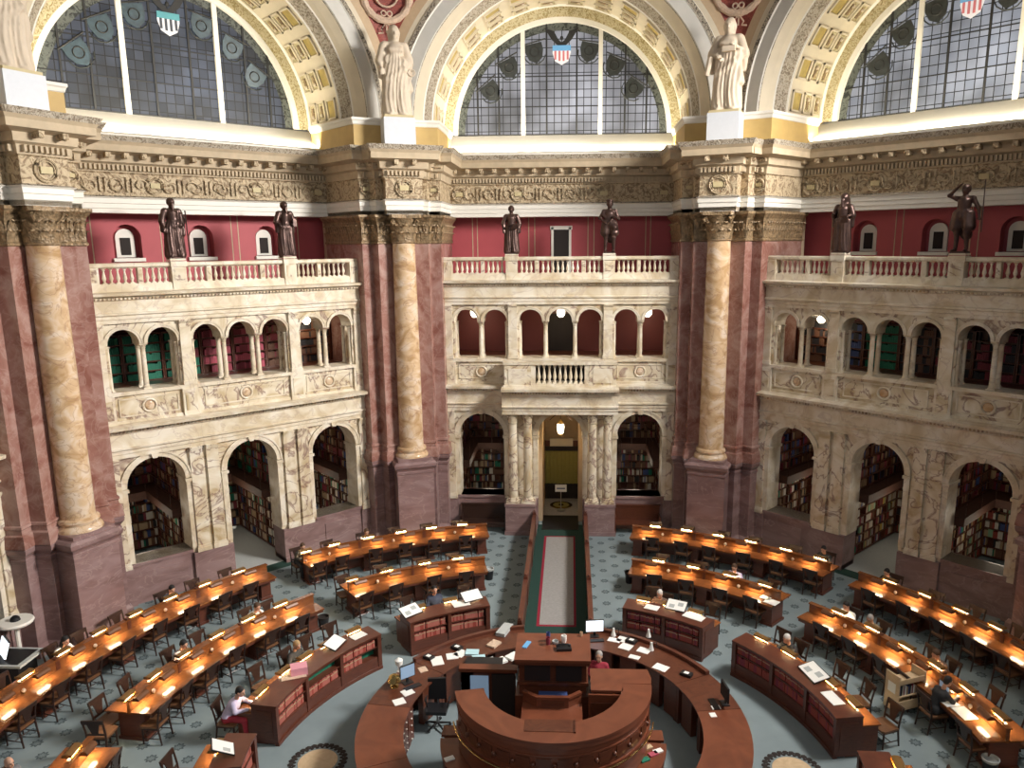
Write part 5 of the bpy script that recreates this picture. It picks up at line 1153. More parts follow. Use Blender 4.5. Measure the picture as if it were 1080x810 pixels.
# book cart
def cart():
    x, y = 8.72, 2.9; t = thing('book_cart', 'pale birch book cart beside the inner right desk', 'cart', (x, y, 0)); a = radians(22); X = Vector((cos(a), sin(a), 0)); Y = Vector((-sin(a), cos(a), 0)); Z = Vector((0, 0, 1)); P0 = Vector((x, y, 0))
    for s in (-1, 1):
        mb = MB(); mb.obox(P0+X*s*.40+Z*.60, (X, Y, Z), (.018, .22, .48), 'ltwood'); prt('side_panel', mb, t)
        for q in (-1, 1): mb = MB(); c_ = P0+X*s*.36+Y*q*.18; mb.ball(tuple(c_+Z*.06), (.05, .05, .06), 'black', 8, 6); prt('caster', mb, t)
    for z, d in ((.16, .2), (.52, .2), (.86, .2)): mb = MB(); mb.obox(P0+Z*z, (X, Y, Z), (.38, d, .014), 'ltwood'); prt('shelf', mb, t)
    mb = MB(); mb.obox(P0+Z*.93-Y*.2, (X, Y, Z), (.38, .01, .06), 'ltwood'); prt('front_lip', mb, t); mb = MB(); mb.obox(P0+Z*.28-Y*.2, (X, Y, Z), (.38, .01, .12), 'ltwood'); prt('front_lip', mb, t)
    rn = random.Random(5); u = -.34; i = 0; cols = ['bk_blue', 'bk_black', 'bk_white', 'bk_maroon', 'paper', 'bk_tan']
    while u < .3:
        w = rn.uniform(.03, .055); h = rn.uniform(.19, .26); mb = MB(); mb.obox(P0+X*(u+w/2)-Y*.06+Z*(.535+h/2), (X, Y, Z), (w/2*.93, .1, h/2), cols[i % 6]); i += 1
        single('cart_book', mb, 'upright %s book on the birch cart\'s middle shelf' % cols[(i-1) % 6].replace('bk_', '').replace('paper', 'white'), 'book', tuple(P0+X*u+Z*.534), 'books on the birch cart', 0); u += w
    mb = MB(); mb.obox(P0-X*.425+Z*.72, (X, Y, Z), (.004, .12, .13), 'paper'); prt('paper_notice', mb, t)
cart()
# office chair inside the counter
def office_chair(x, y, label):
    t = thing('office_chair', label, 'office chair', (x, y, 0)); mb = MB()
    for q in range(5):
        a = q*2*pi/5+.3; mb = MB(); mb.tube([(x, y, .12), (x+.30*cos(a), y+.30*sin(a), .07)], [.03, .02], 'black', 6); mb.ball((x+.30*cos(a), y+.30*sin(a), .04), .04, 'black', 8, 6); prt('star_foot', mb, t)
    mb = MB(); mb.tube([(x, y, .1), (x, y, .45)], .028, 'steel', 8); prt('gas_column', mb, t)
    mb = MB(); mb.prism([(x-.24, y-.22), (x+.24, y-.22), (x+.26, y+.2), (x-.26, y+.2)], .45, .53, 'black'); prt('seat', mb, t)
    mb = MB(); mb.obox((x-.05, y+.30, .85), ((1, .1, 0), (-.1, 1, 0), (0, .12, 1)), (.22, .035, .26), 'black'); mb.tube([(x, y+.1, .48), (x-.04, y+.30, .62)], .02, 'black', 6); prt('backrest', mb, t)
    for s in (-1, 1): mb = MB(); mb.tube([(x+s*.24, y, .5), (x+s*.28, y, .7), (x+s*.28, y+.18, .72)], .02, 'black', 6); prt('armrest', mb, t)
office_chair(-2.78, 1.75, 'black swivel office chair inside the counter at left')
# kiosk with slanted display at the left edge
x0, y0 = -14.45, 3.0; t = thing('information_kiosk', 'black-topped kiosk with a glowing slanted screen at the photo\'s left edge', 'kiosk', (x0, y0, 0))
mb = MB(); mb.box(x0-.45, x0+.55, y0-.35, y0+.35, 0, .84, 'black'); prt('cabinet', mb, t); mb = MB(); mb.box(x0-.6, x0+.72, y0-.48, y0+.48, .84, .90, 'greywhite'); mb.box(x0-.5, x0+.6, y0-.4, y0+.4, .90, .905, 'black'); prt('top', mb, t)
mb = MB(); mb.obox((x0-.05, y0+.05, 1.16), ((.75, -.65, 0), (.2, .25, 1), (.65, .75, -.3)), (.33, .24, .02), 'black'); mb.obox((x0-.03, y0+.0, 1.16), ((.75, -.65, 0), (.2, .25, 1), (.65, .75, -.3)), (.30, .21, .022), 'screen'); prt('screen', mb, t)
mb = MB(); mb.box(x0-.06, x0+.02, y0+.05, y0+.12, .9, 1.1, 'black'); prt('stand', mb, t)
x1, y1 = -14.7, 3.8; t = thing('dome_fixture', 'white shelf with a small black dome at the photo\'s left edge', 'fixture', (x1, y1, 1.3)); mb = MB(); mb.lathe([(.0, 1.42), (.42, 1.42), (.45, 1.47), (.42, 1.52), (0, 1.52)], 'white', (x1, y1, 0), 20); mb.tube([(x1, y1, 0), (x1, y1, 1.45)], .06, 'white', 8); prt('shelf', mb, t); mb = MB(); mb.lathe([(.13, 1.52), (.11, 1.60), (.05, 1.65), (0, 1.66)], 'black', (x1, y1, 0), 16); prt('dome', mb, t)
# benches under the back windows
for s, l in ((-1, 'dark high-backed bench under the left window of the back wall'), (1, 'mahogany high-backed bench under the right window of the back wall')):
    x = s*3.1; t = thing('bench', l, 'bench', (x, 14.75, 0), 'benches against the back wall'); m = 'chair' if s < 0 else 'mahog'
    mb = MB(); mb.box(x-.9, x+.9, 14.55, 15.05, .40, .46, m); prt('seat', mb, t); mb = MB(); mb.box(x-.92, x+.92, 15.05, 15.12, .3, 1.05, m); mb.box(x-.95, x+.95, 15.02, 15.15, 1.05, 1.10, m); prt('backrest', mb, t)
    for q in (-1, 1): mb = MB(); a, b = sorted((x+q*.92, x+q*.86)); mb.box(a, b, 14.5, 15.12, 0, .75, m); prt('end_panel', mb, t)
# reading stand in the left alcove doorway
for k, u, y, l in (('left', -.35, 2.0, 'steel stand with a round foot in the left wall doorway'), ('right', .7, 1.6, 'dark stand in the right wall doorway')):
    T = wall_T(WALLS[k]); p = T(u, y, 0); t = thing('queue_stand', l, 'stand', p); mb = MB(); mb.lathe([(.2, 0), (.19, .03), (.04, .06), (.03, 1.05)], 'steel' if k == 'left' else 'black', p, 16); prt('post', mb, t); mb = MB(); mb.obox((p[0], p[1], 1.1), ((1, .3, 0), (-.3, 1, 0), (0, 0, 1)), (.3, .12, .015), 'greywhite'); prt('top_plate', mb, t)

# ================================================================== FIGURES (smooth blended bodies polygonised from distance fields)
def sdf_mesh(prims, vox, k=.03, disp=None):
    lo = np.array([1e9]*3); hi = -lo
    for p in prims:
        if p[0] == 'c': pts = [(p[1], p[3]), (p[2], p[4])]
        else: pts = [(p[1], max(p[2]))]
        for c, r in pts: lo = np.minimum(lo, np.array(c)-r); hi = np.maximum(hi, np.array(c)+r)
    lo -= .05; hi += .05; n = np.ceil((hi-lo)/vox).astype(int)+1
    D = np.full(n, 1.0, np.float32); ax = [lo[i]+vox*np.arange(n[i]) for i in range(3)]; mg = k*2+vox*4
    for p in prims:
        if p[0] == 'c': a, b, ra, rb_ = np.array(p[1], float), np.array(p[2], float), p[3], p[4]; l = np.minimum(a-ra, b-rb_)-mg; h = np.maximum(a+ra, b+rb_)+mg
        else: a = np.array(p[1], float); rr = np.array(p[2], float); l = a-rr-mg; h = a+rr+mg
        i0 = np.clip(np.floor((l-lo)/vox).astype(int), 0, n-1); i1 = np.clip(np.ceil((h-lo)/vox).astype(int)+1, 1, n)
        X, Y, Z = np.meshgrid(*[ax[q][i0[q]:i1[q]] for q in range(3)], indexing='ij')
        if p[0] == 'c':
            d = b-a; L2 = max(1e-9, d@d); t = np.clip(((X-a[0])*d[0]+(Y-a[1])*d[1]+(Z-a[2])*d[2])/L2, 0, 1)
            v = np.sqrt((X-a[0]-t*d[0])**2+(Y-a[1]-t*d[1])**2+(Z-a[2]-t*d[2])**2)-(ra+(rb_-ra)*t)
        else:
            q0 = np.sqrt(((X-a[0])/rr[0])**2+((Y-a[1])/rr[1])**2+((Z-a[2])/rr[2])**2); v = (q0-1)*min(rr)
        kk = p[5] if p[0] == 'c' and len(p) > 5 else (p[3] if p[0] == 'e' and len(p) > 3 else k)
        S = D[i0[0]:i1[0], i0[1]:i1[1], i0[2]:i1[2]]
        h_ = np.clip(.5+.5*(S-v)/kk, 0, 1); S[...] = S*(1-h_)+v*h_-kk*h_*(1-h_)
    if disp is not None:
        X, Y, Z = np.meshgrid(*ax, indexing='ij'); D = D+disp(X, Y, Z).astype(np.float32)
    # naive surface nets
    s = D < 0; nx, ny, nz = n
    cnt = np.zeros((nx-1, ny-1, nz-1), np.int8)
    for i in (0, 1):
        for j in (0, 1):
            for q in (0, 1): cnt += s[i:nx-1+i, j:ny-1+j, q:nz-1+q]
    act = (cnt > 0) & (cnt < 8); idx = np.full(act.shape, -1, np.int64); ids = np.argwhere(act); idx[act] = np.arange(len(ids))
    P_ = np.zeros((len(ids), 3)); W_ = np.zeros(len(ids)); I, J, K = ids.T
    cor = [(i, j, q) for i in (0, 1) for j in (0, 1) for q in (0, 1)]
    for a in cor:
        for d in range(3):
            if a[d]: continue
            b = list(a); b[d] = 1
            va = D[I+a[0], J+a[1], K+a[2]]; vb = D[I+b[0], J+b[1], K+b[2]]; m = (va < 0) != (vb < 0)
            t = np.where(m, va/(va-vb+1e-12), 0)
            pt = np.stack([np.full(len(ids), float(x)) for x in a], 1); pt[:, d] += t; P_[m] += pt[m]; W_[m] += 1
    P_ = (P_/np.maximum(W_, 1)[:, None]+ids)*vox+lo
    F = []
    for d in range(3):
        e = [1, 2] if d == 0 else [2, 0] if d == 1 else [0, 1]
        sl0 = [slice(1, -1)]*3; sl0[d] = slice(0, -1); sl1 = list(sl0); sl1[d] = slice(1, None)
        A = s[tuple(sl0)]; B = s[tuple(sl1)]; ch = np.argwhere(A != B); 
        if not len(ch): continue
        base = ch.copy(); base[:, e[0]] += 1; base[:, e[1]] += 1
        def cell(o0, o1):
            q = base.copy(); q[:, e[0]] += o0; q[:, e[1]] += o1; return idx[q[:, 0], q[:, 1], q[:, 2]]
        quad = np.stack([cell(-1, -1), cell(0, -1), cell(0, 0), cell(-1, 0)], 1); flip = ~A[ch[:, 0], ch[:, 1], ch[:, 2]]
        quad[flip] = quad[flip][:, ::-1]; F.append(quad)
    F = np.concatenate(F); F = F[(F >= 0).all(1)]
    return P_, F
def sdf_obj(name, prims, vox, mat, parent=None, k=.03, disp=None):
    V, F = sdf_mesh(prims, vox, k, disp); me = bpy.data.meshes.new(name); me.vertices.add(len(V)); me.vertices.foreach_set('co', V.ravel())
    me.loops.add(F.size); me.loops.foreach_set('vertex_index', F.ravel()); me.polygons.add(len(F)); me.polygons.foreach_set('loop_start', np.arange(0, F.size, 4)); me.update(calc_edges=True); me.validate()
    me.materials.append(M[mat]); me.shade_smooth(); return link(name, me, parent)
def sc_(prims, s, off=(0, 0, 0)):
    out = []
    for p in prims:
        if p[0] == 'c': out.append(('c', tuple(np.array(p[1])*s+off), tuple(np.array(p[2])*s+off), p[3]*s, p[4]*s)+tuple(x*s for x in p[5:]))
        else: out.append(('e', tuple(np.array(p[1])*s+off), tuple(np.array(p[2])*s))+tuple(x*s for x in p[3:]))
    return out
def head(c, tilt=0, hair=None):
    # c: centre of the skull; face towards +y; tilt nods the head forward
    x, y, z = c; ct, st = cos(tilt), sin(tilt)
    def q(dx, dy, dz): return (x+dx, y+dy*ct+dz*st, z-dy*st+dz*ct)
    return [('e', q(0, 0, .01), (.075, .093, .105)), ('e', q(0, .035, -.06), (.052, .06, .06)), ('c', q(0, .07, -.10), q(0, .045, -.10), .018, .03, .02), ('c', q(0, .09, .01), q(0, .112, -.035), .010, .016, .012),
            ('c', q(-.035, .083, .03), q(.035, .083, .03), .011, .011, .012), ('c', q(-.022, .092, -.066), q(.022, .092, -.066), .008, .008, .01), ('e', q(-.078, -.005, -.02), (.012, .022, .033), .012), ('e', q(.078, -.005, -.02), (.012, .022, .033), .012)], q
def hand(w, d, side, up=(0, 0, 1), curl=.5):
    # palm from the wrist w along d, five fingers
    w = Vector(w); d = Vector(d).normalized(); u = Vector(up); s = d.cross(u).normalized()*side; u = s.cross(d).normalized()
    if u.z < 0: u = -u
    pr = [('c', tuple(w), tuple(w+d*.055), .030, .030, .02), ('c', tuple(w+d*.03-s*.02), tuple(w+d*.085-s*.026), .018, .016, .012), ('c', tuple(w+d*.03+s*.02), tuple(w+d*.085+s*.026), .018, .016, .012)]
    for i, (o, L) in enumerate(((-.030, .060), (-.010, .075), (.010, .080), (.030, .070))):
        k = w+d*.088+s*o; m = k+(d*.8-u*curl*.6)*L*.5; e = m+(d*.45-u*curl)*L*.45; pr += [('c', tuple(k), tuple(m), .0105, .0098, .006), ('c', tuple(m), tuple(e), .0098, .008, .005)]
    b = w+d*.02+s*.026; m = b+(s*.035+d*.03-u*.012); e = m+(d*.035-u*.012); pr += [('c', tuple(b), tuple(m), .015, .012, .01), ('c', tuple(m), tuple(e), .012, .009, .005)]
    return pr
def seated(pose):
    # sitter facing +y, seat top at .475, origin on the floor under the hips
    lean = {'write': .20, 'read': .10, 'chin': .24, 'back': -.05}[pose]; hz = .56; ny = lean; sz = 1.02-abs(lean)*.12
    hp = (0, -.05, hz); ch = (0, ny*.6, .86); nk = (0, ny, sz+.04); hd = (0, ny+.05+(.05 if pose != 'back' else 0), sz+.21)
    B = {}
    tor = [('c', (-.09, -.04, hz), (.09, -.04, hz), .11, .11), ('c', (0, -.04, hz+.03), ch, .125, .13), ('c', (-.09, ny*.62, .88), (.09, ny*.62, .88), .105, .105), ('c', (-.155, ny*.9, sz-.05), (.155, ny*.9, sz-.05), .06, .06), ('c', nk, (0, ny+.03, sz+.12), .052, .048)]
    arms = []; hands = []; W = {'write': [((-.26, ny+.05, .82), (-.13, ny+.33, .82)), ((.26, ny+.06, .82), (.10, ny+.32, .82))], 'read': [((-.27, ny+.08, .80), (-.16, ny+.34, .84)), ((.27, ny+.08, .80), (.16, ny+.34, .84))],
                                 'chin': [((-.24, ny+.10, .82), (-.05, ny+.17, sz+.04)), ((.26, ny+.08, .82), (.10, ny+.34, .82))], 'back': [((-.25, ny+.06, .76), (-.12, ny+.28, .70)), ((.25, ny+.06, .76), (.12, ny+.28, .70))]}[pose]
    for s, (el, wr) in zip((-1, 1), W):
        sh = (s*.175, ny*.9, sz-.06); arms += [('c', sh, el, .052, .041), ('c', el, wr, .040, .027)]; d = Vector(wr)-Vector(el); hands += hand(wr, d, s, (0, 0, 1), .5)
    legs = []
    for s in (-1, 1): legs += [('c', (s*.09, -.03, hz-.01), (s*.12, .40, .53), .085, .062), ('c', (s*.12, .40, .53), (s*.12, .42, .09), .060, .038), ('c', (s*.12, .40, .05), (s*.13, .60, .035), .036, .03)]
    H, q = head(hd, .35 if pose != 'back' else .1)
    return tor, arms, hands, legs, H, q, hd
BODY = {}
def person(label, a, r, face_in, pose, top, trous, hairm, skin='skin', longhair=False, coat=False, turn=0, c=(0, 0), z=0, xy=None, bald=False):
    key = (pose, longhair)
    tor, arms, hands, legs, H, q, hd = seated(pose)
    if xy: base = (xy[0], xy[1], z); rz = radians(turn)
    else: base = pol(a, r, z, c); rz = -radians(a)+(pi if face_in else 0)+radians(turn)
    root = thing('person', label, 'person', base); root.rotation_euler = (0, 0, rz)
    if CHAIRS and z == 0:
        o = min(CHAIRS, key=lambda o: (o.location-Vector(base)).length)
        if (o.location-Vector(base)).length < .95: o.location = (base[0]+.02*sin(rz), base[1]-.02*cos(rz), 0); o.rotation_euler = (0, 0, rz); CHAIRS.remove(o)
    def get(nm, fn, mat):
        kk = (nm,)+key
        if kk not in BODY: o = fn(); BODY[kk] = o.data; o.name = nm
        else:
            me = BODY[kk].copy(); o = link(nm, me)
        o.data.materials.clear(); o.data.materials.append(M[mat]); o.parent = root; return o
    inf = lambda pr, g: [(p[:3]+(p[3]+g, p[4]+g)+p[5:]) if p[0] == 'c' else (p[0], p[1], tuple(x+g for x in p[2]))+p[3:] for p in pr]
    get('body', lambda: sdf_obj('body', tor+arms+legs+H+hands, .0105, 'skin', None, .025), skin)
    get('shirt', lambda: sdf_obj('shirt', inf(tor[:4], .016)+inf([arms[0], arms[2]], .014)+[('c', arms[i][1], tuple(np.array(arms[i][1])*.08+np.array(arms[i][2])*.92), .052, .040) for i in (1, 3)], .014, top, None, .03), top)
    get('trousers', lambda: sdf_obj('trousers', [('c', (-.09, -.04, .55), (.09, -.04, .55), .13, .13)]+inf([legs[0], legs[3]], .014)+inf([('c', l[1], tuple(np.array(l[2])+(0, 0, .02)), l[3], l[4]) for l in (legs[1], legs[4])], .014), .016, trous, None, .025), trous)
    get('shoes', lambda: sdf_obj('shoes', inf([legs[2], legs[5]], .008), .014, 'black', None, .02), 'black')
    if hairm:
        hp = [('e', q(0, -.022, .035), (.085, .098, .098))]+([('c', q(0, -.06, -.02), q(0, -.10, -.22), .075, .06), ('c', q(-.06, -.02, 0), q(-.07, -.03, -.2), .03, .03), ('c', q(.06, -.02, 0), q(.07, -.03, -.2), .03, .03)] if longhair else [('e', q(0, -.05, -.02), (.075, .07, .07))])
        get('hair', lambda: sdf_obj('hair', hp, .012, hairm, None, .02), hairm)
    kk = ('eyes',)+key
    if kk not in BODY:
        mb = MB()
        for s in (-1, 1): mb.ball(q(s*.03, .083, .005), .011, 'black', 8, 6)
        BODY[kk] = mb.mesh('eyes')
    link('eyes', BODY[kk], root); return root
for n, c_ in {'skin': (.55, .32, .22), 'skin_dark': (.16, .08, .05), 'hair_black': (.012, .010, .010), 'hair_brown': (.08, .04, .02), 'hair_grey': (.35, .33, .31), 'hair_white': (.65, .62, .58), 'hair_blond': (.40, .26, .12),
              'cl_white': (.70, .70, .70), 'cl_navy': (.02, .03, .06), 'cl_blue': (.06, .12, .22), 'cl_black': (.02, .02, .022), 'cl_grey': (.15, .15, .16), 'cl_red': (.30, .02, .04), 'cl_lilac': (.50, .45, .62), 'cl_brown': (.12, .07, .05), 'cl_khaki': (.22, .18, .12)}.items(): M[n] = plain(n, c_, .75 if n[0] != 's' else .5, noise=.06, scale=30)
M['cl_pattern'] = ornament('patterned_cloth', (.55, .50, .52), (.03, .03, .05), 22, .0, .8)
fo = 13.12+.62; fi = 9.98+.60
person('long-haired reader in a white top at the outer left desk, far side', -75.6, fo, True, 'write', 'cl_white', 'cl_navy', 'hair_black', longhair=True)
person('reader in a dark blue top at the outer left desk, beside the left marble wall', -61.0, fo, True, 'write', 'cl_blue', 'cl_black', 'hair_black')
person('reader in a black-and-white patterned top at the inner left desk', -71.5, fi, True, 'write', 'cl_pattern', 'cl_black', 'hair_black')
person('reader in a white top near the far end of the inner left desk', -57.8, fi, True, 'chin', 'cl_white', 'cl_grey', 'hair_brown')
person('reader in white and violet, with red trousers, at the left bookcase desk\'s near end', -81.3, 7.72, True, 'write', 'cl_lilac', 'cl_red', 'hair_black', turn=8)
person('fair-haired reader in a dark top behind the left bookcase desk', -63.8, 7.70, True, 'read', 'cl_black', 'cl_grey', 'hair_blond')
person('dark-haired reader in black at the far left end of the outer back-left desk', -41.6, fo, True, 'chin', 'cl_black', 'cl_black', 'hair_brown')
person('reader in a white hooded top at the outer back-left desk', -31.5, fo, True, 'write', 'cl_white', 'cl_grey', 'hair_brown')
person('man in a dark suit and white shirt behind the back-left bookcase desk', -28.8, 7.66, True, 'back', 'cl_navy', 'cl_navy', 'hair_black')
person('grey-haired attendant in a crimson top inside the central counter', 0, 0, True, 'back', 'cl_red', 'cl_black', 'hair_grey', xy=(1.15, 3.05), turn=165, z=.0)
person('bald man in a dark jacket at the bottom left corner', -98.05, 11.08, True, 'back', 'cl_grey', 'cl_black', None, turn=-20)
person('white-haired reader in a dark jacket behind the right bookcase desk', 55.9, 7.7, True, 'write', 'cl_black', 'cl_grey', 'hair_white')
person('reader in dark clothes at the right end of the outer back-right desk', 41.2, fo+.15, True, 'read', 'cl_black', 'cl_black', 'hair_black')
person('dark-haired reader at the far end of the outer right desk', 50.8, fo, True, 'write', 'cl_black', 'cl_black', 'hair_black', skin='skin')
person('reader in a bright white top at the inner right desk, far side', 53.8, fi-.05, True, 'read', 'cl_white', 'cl_black', 'hair_black')
person('grey-haired reader at the inner right desk, far side', 58.5, fi, True, 'chin', 'cl_khaki', 'cl_black', 'hair_grey')
person('reader in brown at the inner right desk, level with the birch cart', 70.2, fi, True, 'write', 'cl_brown', 'cl_black', 'hair_brown')
person('large reader in dark clothes on the near side of the inner right desk', 76.6, 9.98-.62, False, 'write', 'cl_black', 'cl_black', 'hair_black')
person('reader in a pinkish top at the inner back-right desk, far side', 33.2, fi, True, 'read', 'cl_lilac', 'cl_black', 'hair_brown')
person('white-haired reader behind the back-right bookcase desk', 24.7, 7.68, True, 'write', 'cl_brown', 'cl_black', 'hair_white')
person('reader in pale blue seen through the left-hand arch of the left marble wall', -45, 17, True, 'write', 'cl_white', 'cl_grey', 'hair_black', xy=wall_T(-45)(-3.9, 1.7, 0)[:2], turn=80, z=.75)
person('reader at the arch window right of the left wall doorway', -45, 17, True, 'read', 'cl_navy', 'cl_grey', 'hair_brown', xy=wall_T(-45)(2.9, 1.6, 0)[:2], turn=60, z=.6)

# ------------------------------------------------------------------ statues
def robe(c, z0, z1, r0, r1, rz=.8): return [('c', (c[0]+dx, c[1], z0), (c[0]+dx*.6, c[1], z1), r0, r1) for dx in (-.08, .08)]
def folds(n, A, zc, c=(0, 0), tw=2.0):
    def f(X, Y, Z):
        th = np.arctan2(Y-c[1], X-c[0]); m = np.clip((zc-Z)/.25, .25, 1); return A*m*(np.abs(np.sin(n*th*.5+tw*np.sin(Z*2.2)))-.5)
    return f
def statue(name, label, cat, group, kind, mat, base, rz, H, plinth, pm, k=0):
    # canonical figure 1.8 m tall facing -y, scaled to H
    s = H/1.8; Hh, q = head((0, 0, 1.66), .1); Hh = [(p[0], (p[1][0], -p[1][1], p[1][2]), (p[2][0], -p[2][1], p[2][2]))+p[3:] if p[0] == 'c' else (p[0], (p[1][0], -p[1][1], p[1][2]), p[2])+p[3:] for p in Hh]
    Hh = [(p[0], tuple((np.array(p[1])-(0, 0, 1.66))*1.16+(0, 0, 1.66)), tuple((np.array(p[2])-(0, 0, 1.66))*1.16+(0, 0, 1.66)), p[3]*1.16, p[4]*1.16)+p[5:] if p[0] == 'c' else (p[0], tuple((np.array(p[1])-(0, 0, 1.66))*1.16+(0, 0, 1.66)), tuple(x*1.16 for x in p[2]))+p[3:] for p in Hh]
    Hh += [('e', (0, .03, 1.69), (.097, .11, .11)), ('e', (0, .07, 1.64), (.085, .08, .085))]
    B = Hh+[('c', (0, .01, 1.46), (0, 0, 1.58), .062, .056), ('c', (-.17, .01, 1.42), (.17, .01, 1.42), .065, .065), ('c', (0, 0, 1.32), (0, 0, 1.05), .155, .135), ('c', (0, 0, 1.02), (0, 0, .95), .15, .165)]
    A = {'robe': [((-.27, -.02, 1.15), (-.22, -.16, .98)), ((.27, 0, 1.15), (.20, -.18, 1.10))], 'arms_low': [((-.27, 0, 1.14), (-.26, -.10, .88)), ((.27, 0, 1.14), (.25, -.10, .88))],
         'raised': [((-.34, -.05, 1.50), (-.12, -.14, 1.72)), ((.30, .03, 1.16), (.36, -.04, .92))], 'hip': [((-.30, .02, 1.18), (-.16, -.14, 1.05)), ((.28, 0, 1.15), (.14, -.20, 1.22))], 'hold': [((-.28, 0, 1.16), (-.20, -.18, 1.18)), ((.26, 0, 1.16), (.12, -.22, 1.05))]}
    D = {'moses': ('arms_low', 1), 'philo': ('robe', 1), 'scholar': ('arms_low', 1), 'navigator': ('hip', 0), 'hooded': ('hold', 1), 'warrior': ('raised', 0), 'lady1': ('arms_low', 1), 'lady2': ('hold', 1), 'lady3': ('hip', 1), 'lady4': ('robe', 1)}
    arm, long_ = D[kind]
    for sd, (el, wr) in zip((-1, 1), A[arm]):
        B += [('c', (sd*.18, 0, 1.41), el, .06, .048), ('c', el, wr, .046, .032)]; B += hand(wr, Vector(wr)-Vector(el), sd, (0, -.3, 1), .6)
        if kind.startswith('lady') or long_: B += [('c', (sd*.2, .02, 1.38), (el[0]*1.02, el[1]+.02, el[2]-.05), .075, .08), ('c', (el[0], el[1]+.03, el[2]), (el[0]*.98, el[1]+.04, .80 if kind != 'lady4' else .62), .06, .05)]
    if long_: B += [('c', (-.07, 0, .95), (-.11, 0, .08), .16, .17), ('c', (.07, -.01, .95), (.12, -.02, .08), .16, .16), ('c', (0, .05, .9), (0, .07, .08), .15, .18), ('c', (.05, -.08, .75), (.08, -.10, .1), .08, .09)]
    else: B += [('c', (-.08, 0, .95), (-.11, 0, .52), .10, .07), ('c', (-.11, 0, .52), (-.12, .02, .10), .068, .045), ('c', (.08, 0, .95), (.13, -.06, .52), .10, .07), ('c', (.13, -.06, .52), (.13, 0, .10), .068, .045),
                ('c', (-.1, 0, 1.0), (-.14, 0, .68), .15, .15), ('c', (.1, 0, 1.0), (.15, -.02, .68), .15, .15), ('c', (0, .1, 1.3), (.05, .15, .45), .10, .13)]
    for sd in (-1, 1): B += [('c', (sd*.12, 0, .045), (sd*.14, -.15, .035), .045, .035)]
    if kind in ('moses', 'philo', 'hooded'): B += [('c', (0, -.10, 1.58), (0, -.13, 1.44), .045, .03)]
    if kind == 'hooded': B += [('e', (0, .03, 1.70), (.11, .11, .13)), ('c', (0, .07, 1.6), (0, .08, 1.35), .12, .13)]
    if kind in ('moses',): B += [('c', (-.17, .05, 1.42), (.15, -.12, .98), .07, .08), ('c', (.2, -.04, 1.3), (.22, -.1, .7), .05, .07)]
    if kind.startswith('lady'): B += [('e', (0, .06, 1.76), (.07, .07, .06)), ('c', (-.08, .03, 1.66), (-.07, .05, 1.52), .035, .03), ('c', (.08, .03, 1.66), (.07, .05, 1.52), .035, .03), ('c', (0, .09, 1.7), (0, .1, 1.58), .04, .05), ('c', (-.08, -.12, 1.3), (.08, -.12, 1.3), .055, .055), ('c', (-.14, 0, 1.12), (.14, -.04, 1.06), .12, .13), ('c', (-.16, -.10, .72), (.12, -.14, .92), .06, .07), ('c', (.18, -.08, 1.02), (.24, -.05, .55), .05, .07)]
    if kind == 'navigator': B += [('c', (-.2, -.02, 1.3), (.16, -.14, .85), .06, .09), ('e', (0, 0, 1.78), (.12, .12, .05))]
    B = sc_(B, s); fa = folds(18 if long_ else 10, .020*s, 1.3*s); 
    def dsp(X, Y, Z): return fa(X, Y, Z)*(Z < 1.40*s)*(1 if long_ else .5)*(Z > .07*s)
    x, y, z = base; root = thing(name, label, cat, base, group); root.rotation_euler = (0, 0, rz)
    o = sdf_obj('figure', B, (.0165 if s > 1.3 else .019)*s, mat, root, .035*s, dsp)
    root.scale = (1.13, 1.13, 1); px, py, pz = plinth; px /= 1.13; py /= 1.13; mb = MB(); mb.box(-px, px, -py, py, -pz, .0, pm); mb.box(-px*.92, px*.92, -py*.92, py*.92, 0, .05*s, mat if pm != 'bluewhite' else 'statue_base'); link('statue_base', mb.mesh('statue_base'), root)
    o.location.z = .03*s
    mb = MB()
    if kind == 'philo': mb.box(.14*s, .24*s, -.26*s, -.20*s, 1.0*s, 1.25*s, mat)
    if kind == 'moses': mb.tube([(.34*s, -.12*s, .05), (.32*s, -.1*s, 1.45*s)], .016*s, mat, 6)
    if kind == 'warrior': mb.tube([(.44*s, -.06*s, .55*s), (.40*s, 0, 1.9*s)], .013*s, mat, 6)
    if kind == 'navigator': mb.tube([(-.10*s, -.26*s, .98*s), (.18*s, -.2*s, 1.30*s)], .02*s, mat, 6)
    if kind == 'lady2': mb.ball((.12*s, -.28*s, 1.08*s), (.11*s, .11*s, .11*s), mat)
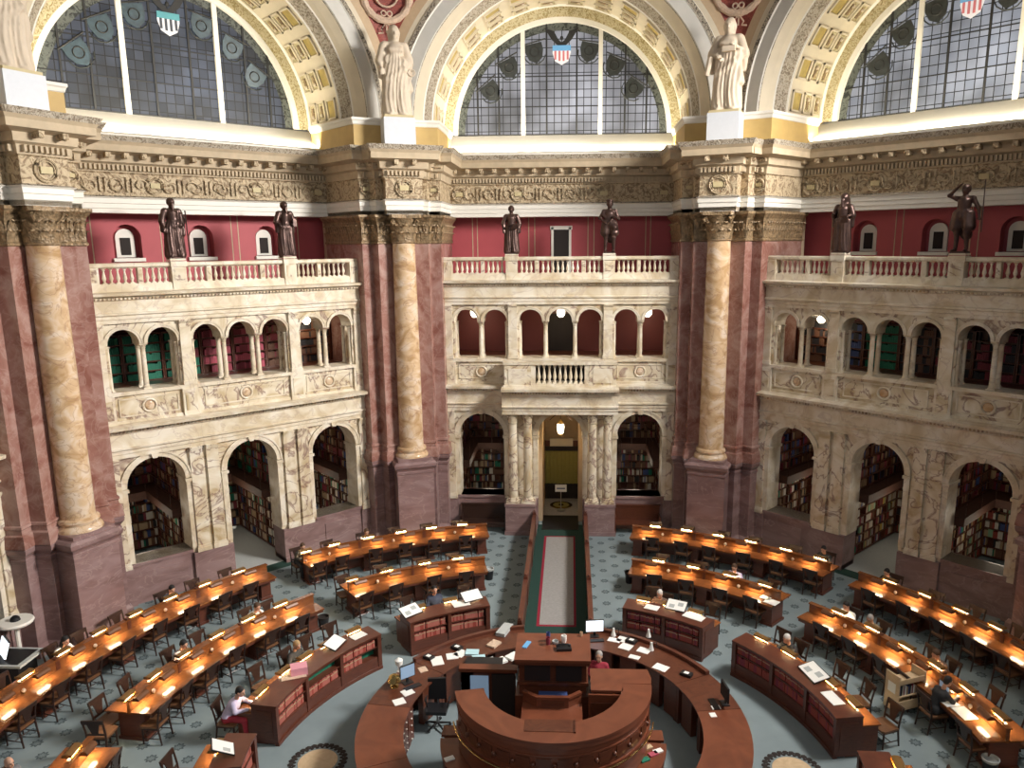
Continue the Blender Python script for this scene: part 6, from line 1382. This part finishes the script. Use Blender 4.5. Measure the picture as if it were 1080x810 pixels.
    if kind == 'lady3': mb.tube([(-.3*s, -.1*s, 1.1*s), (-.36*s, -.1*s, .75*s)], .05*s, mat, 8); mb.box(-.06*s, .16*s, -.28*s, -.18*s, 1.14*s, 1.24*s, mat)
    if kind == 'lady4': mb.tube([(-.36*s, -.1*s, .05), (-.34*s, -.1*s, 1.6*s)], .02*s, mat, 6)
    if kind in ('lady1',): mb.torus((.27*s, -.14*s, .9*s), .06*s, .02*s, mat, seg=14, rs=5)
    if kind in ('hooded', 'scholar'): mb.obox((.16*s, -.26*s, 1.05*s), ((1, 0, 0), (0, 1, .3), (0, -.3, 1)), (.09*s, .03*s, .11*s), mat)
    if mb.v: link('held_object', mb.mesh('held_object'), root)
    return root
GB = 'bronze statues on the balustrades'; GP = 'giant plaster figures between the arches'
for k, u, kd, H, l in (('left', -1.87, 'moses', 1.85, 'bronze bearded figure in a draped toga, left one on the left balustrade'), ('left', 1.87, 'philo', 1.85, 'slim robed bronze figure, right one on the left balustrade'),
                       ('back', -1.87, 'scholar', 1.78, 'long-robed bronze figure, left one on the back balustrade'), ('back', 1.87, 'navigator', 1.95, 'bronze man with bare calves and short cloak on the back balustrade'),
                       ('right', -1.87, 'hooded', 1.90, 'heavily cloaked hooded bronze figure on the right balustrade'), ('right', 1.87, 'warrior', 2.0, 'bronze figure shading its eyes with a raised arm, right balustrade')):
    T = wall_T(WALLS[k]); p = T(u, .07, 11.10); statue('bronze_statue', l, 'statue', GB, kd, 'bronze', p, -radians(WALLS[k]), H, (.24, .2, .06), 'cream_lt')
for a, kd, l in ((-67.5, 'lady4', 'giant draped plaster woman at the photo\'s top left corner'), (-22.5, 'lady1', 'giant draped plaster woman with arms lowered, left of the central window'), (22.5, 'lady3', 'giant plaster woman holding a book to her chest, right of the central window'), (67.5, 'lady2', 'giant draped plaster woman beyond the photo\'s right edge')):
    p = pol(a, 15.35, 15.92); statue('plaster_statue', l, 'statue', GP, kd, 'statue', p, -radians(a), 3.1, (.56, .5, .98), 'bluewhite')
b = BK.mesh('library_books', smooth=0); o = link('library_books', b); tag(o, 'countless cloth-bound books filling the alcove and gallery bookcases behind the marble arches', 'books', None, 'stuff')
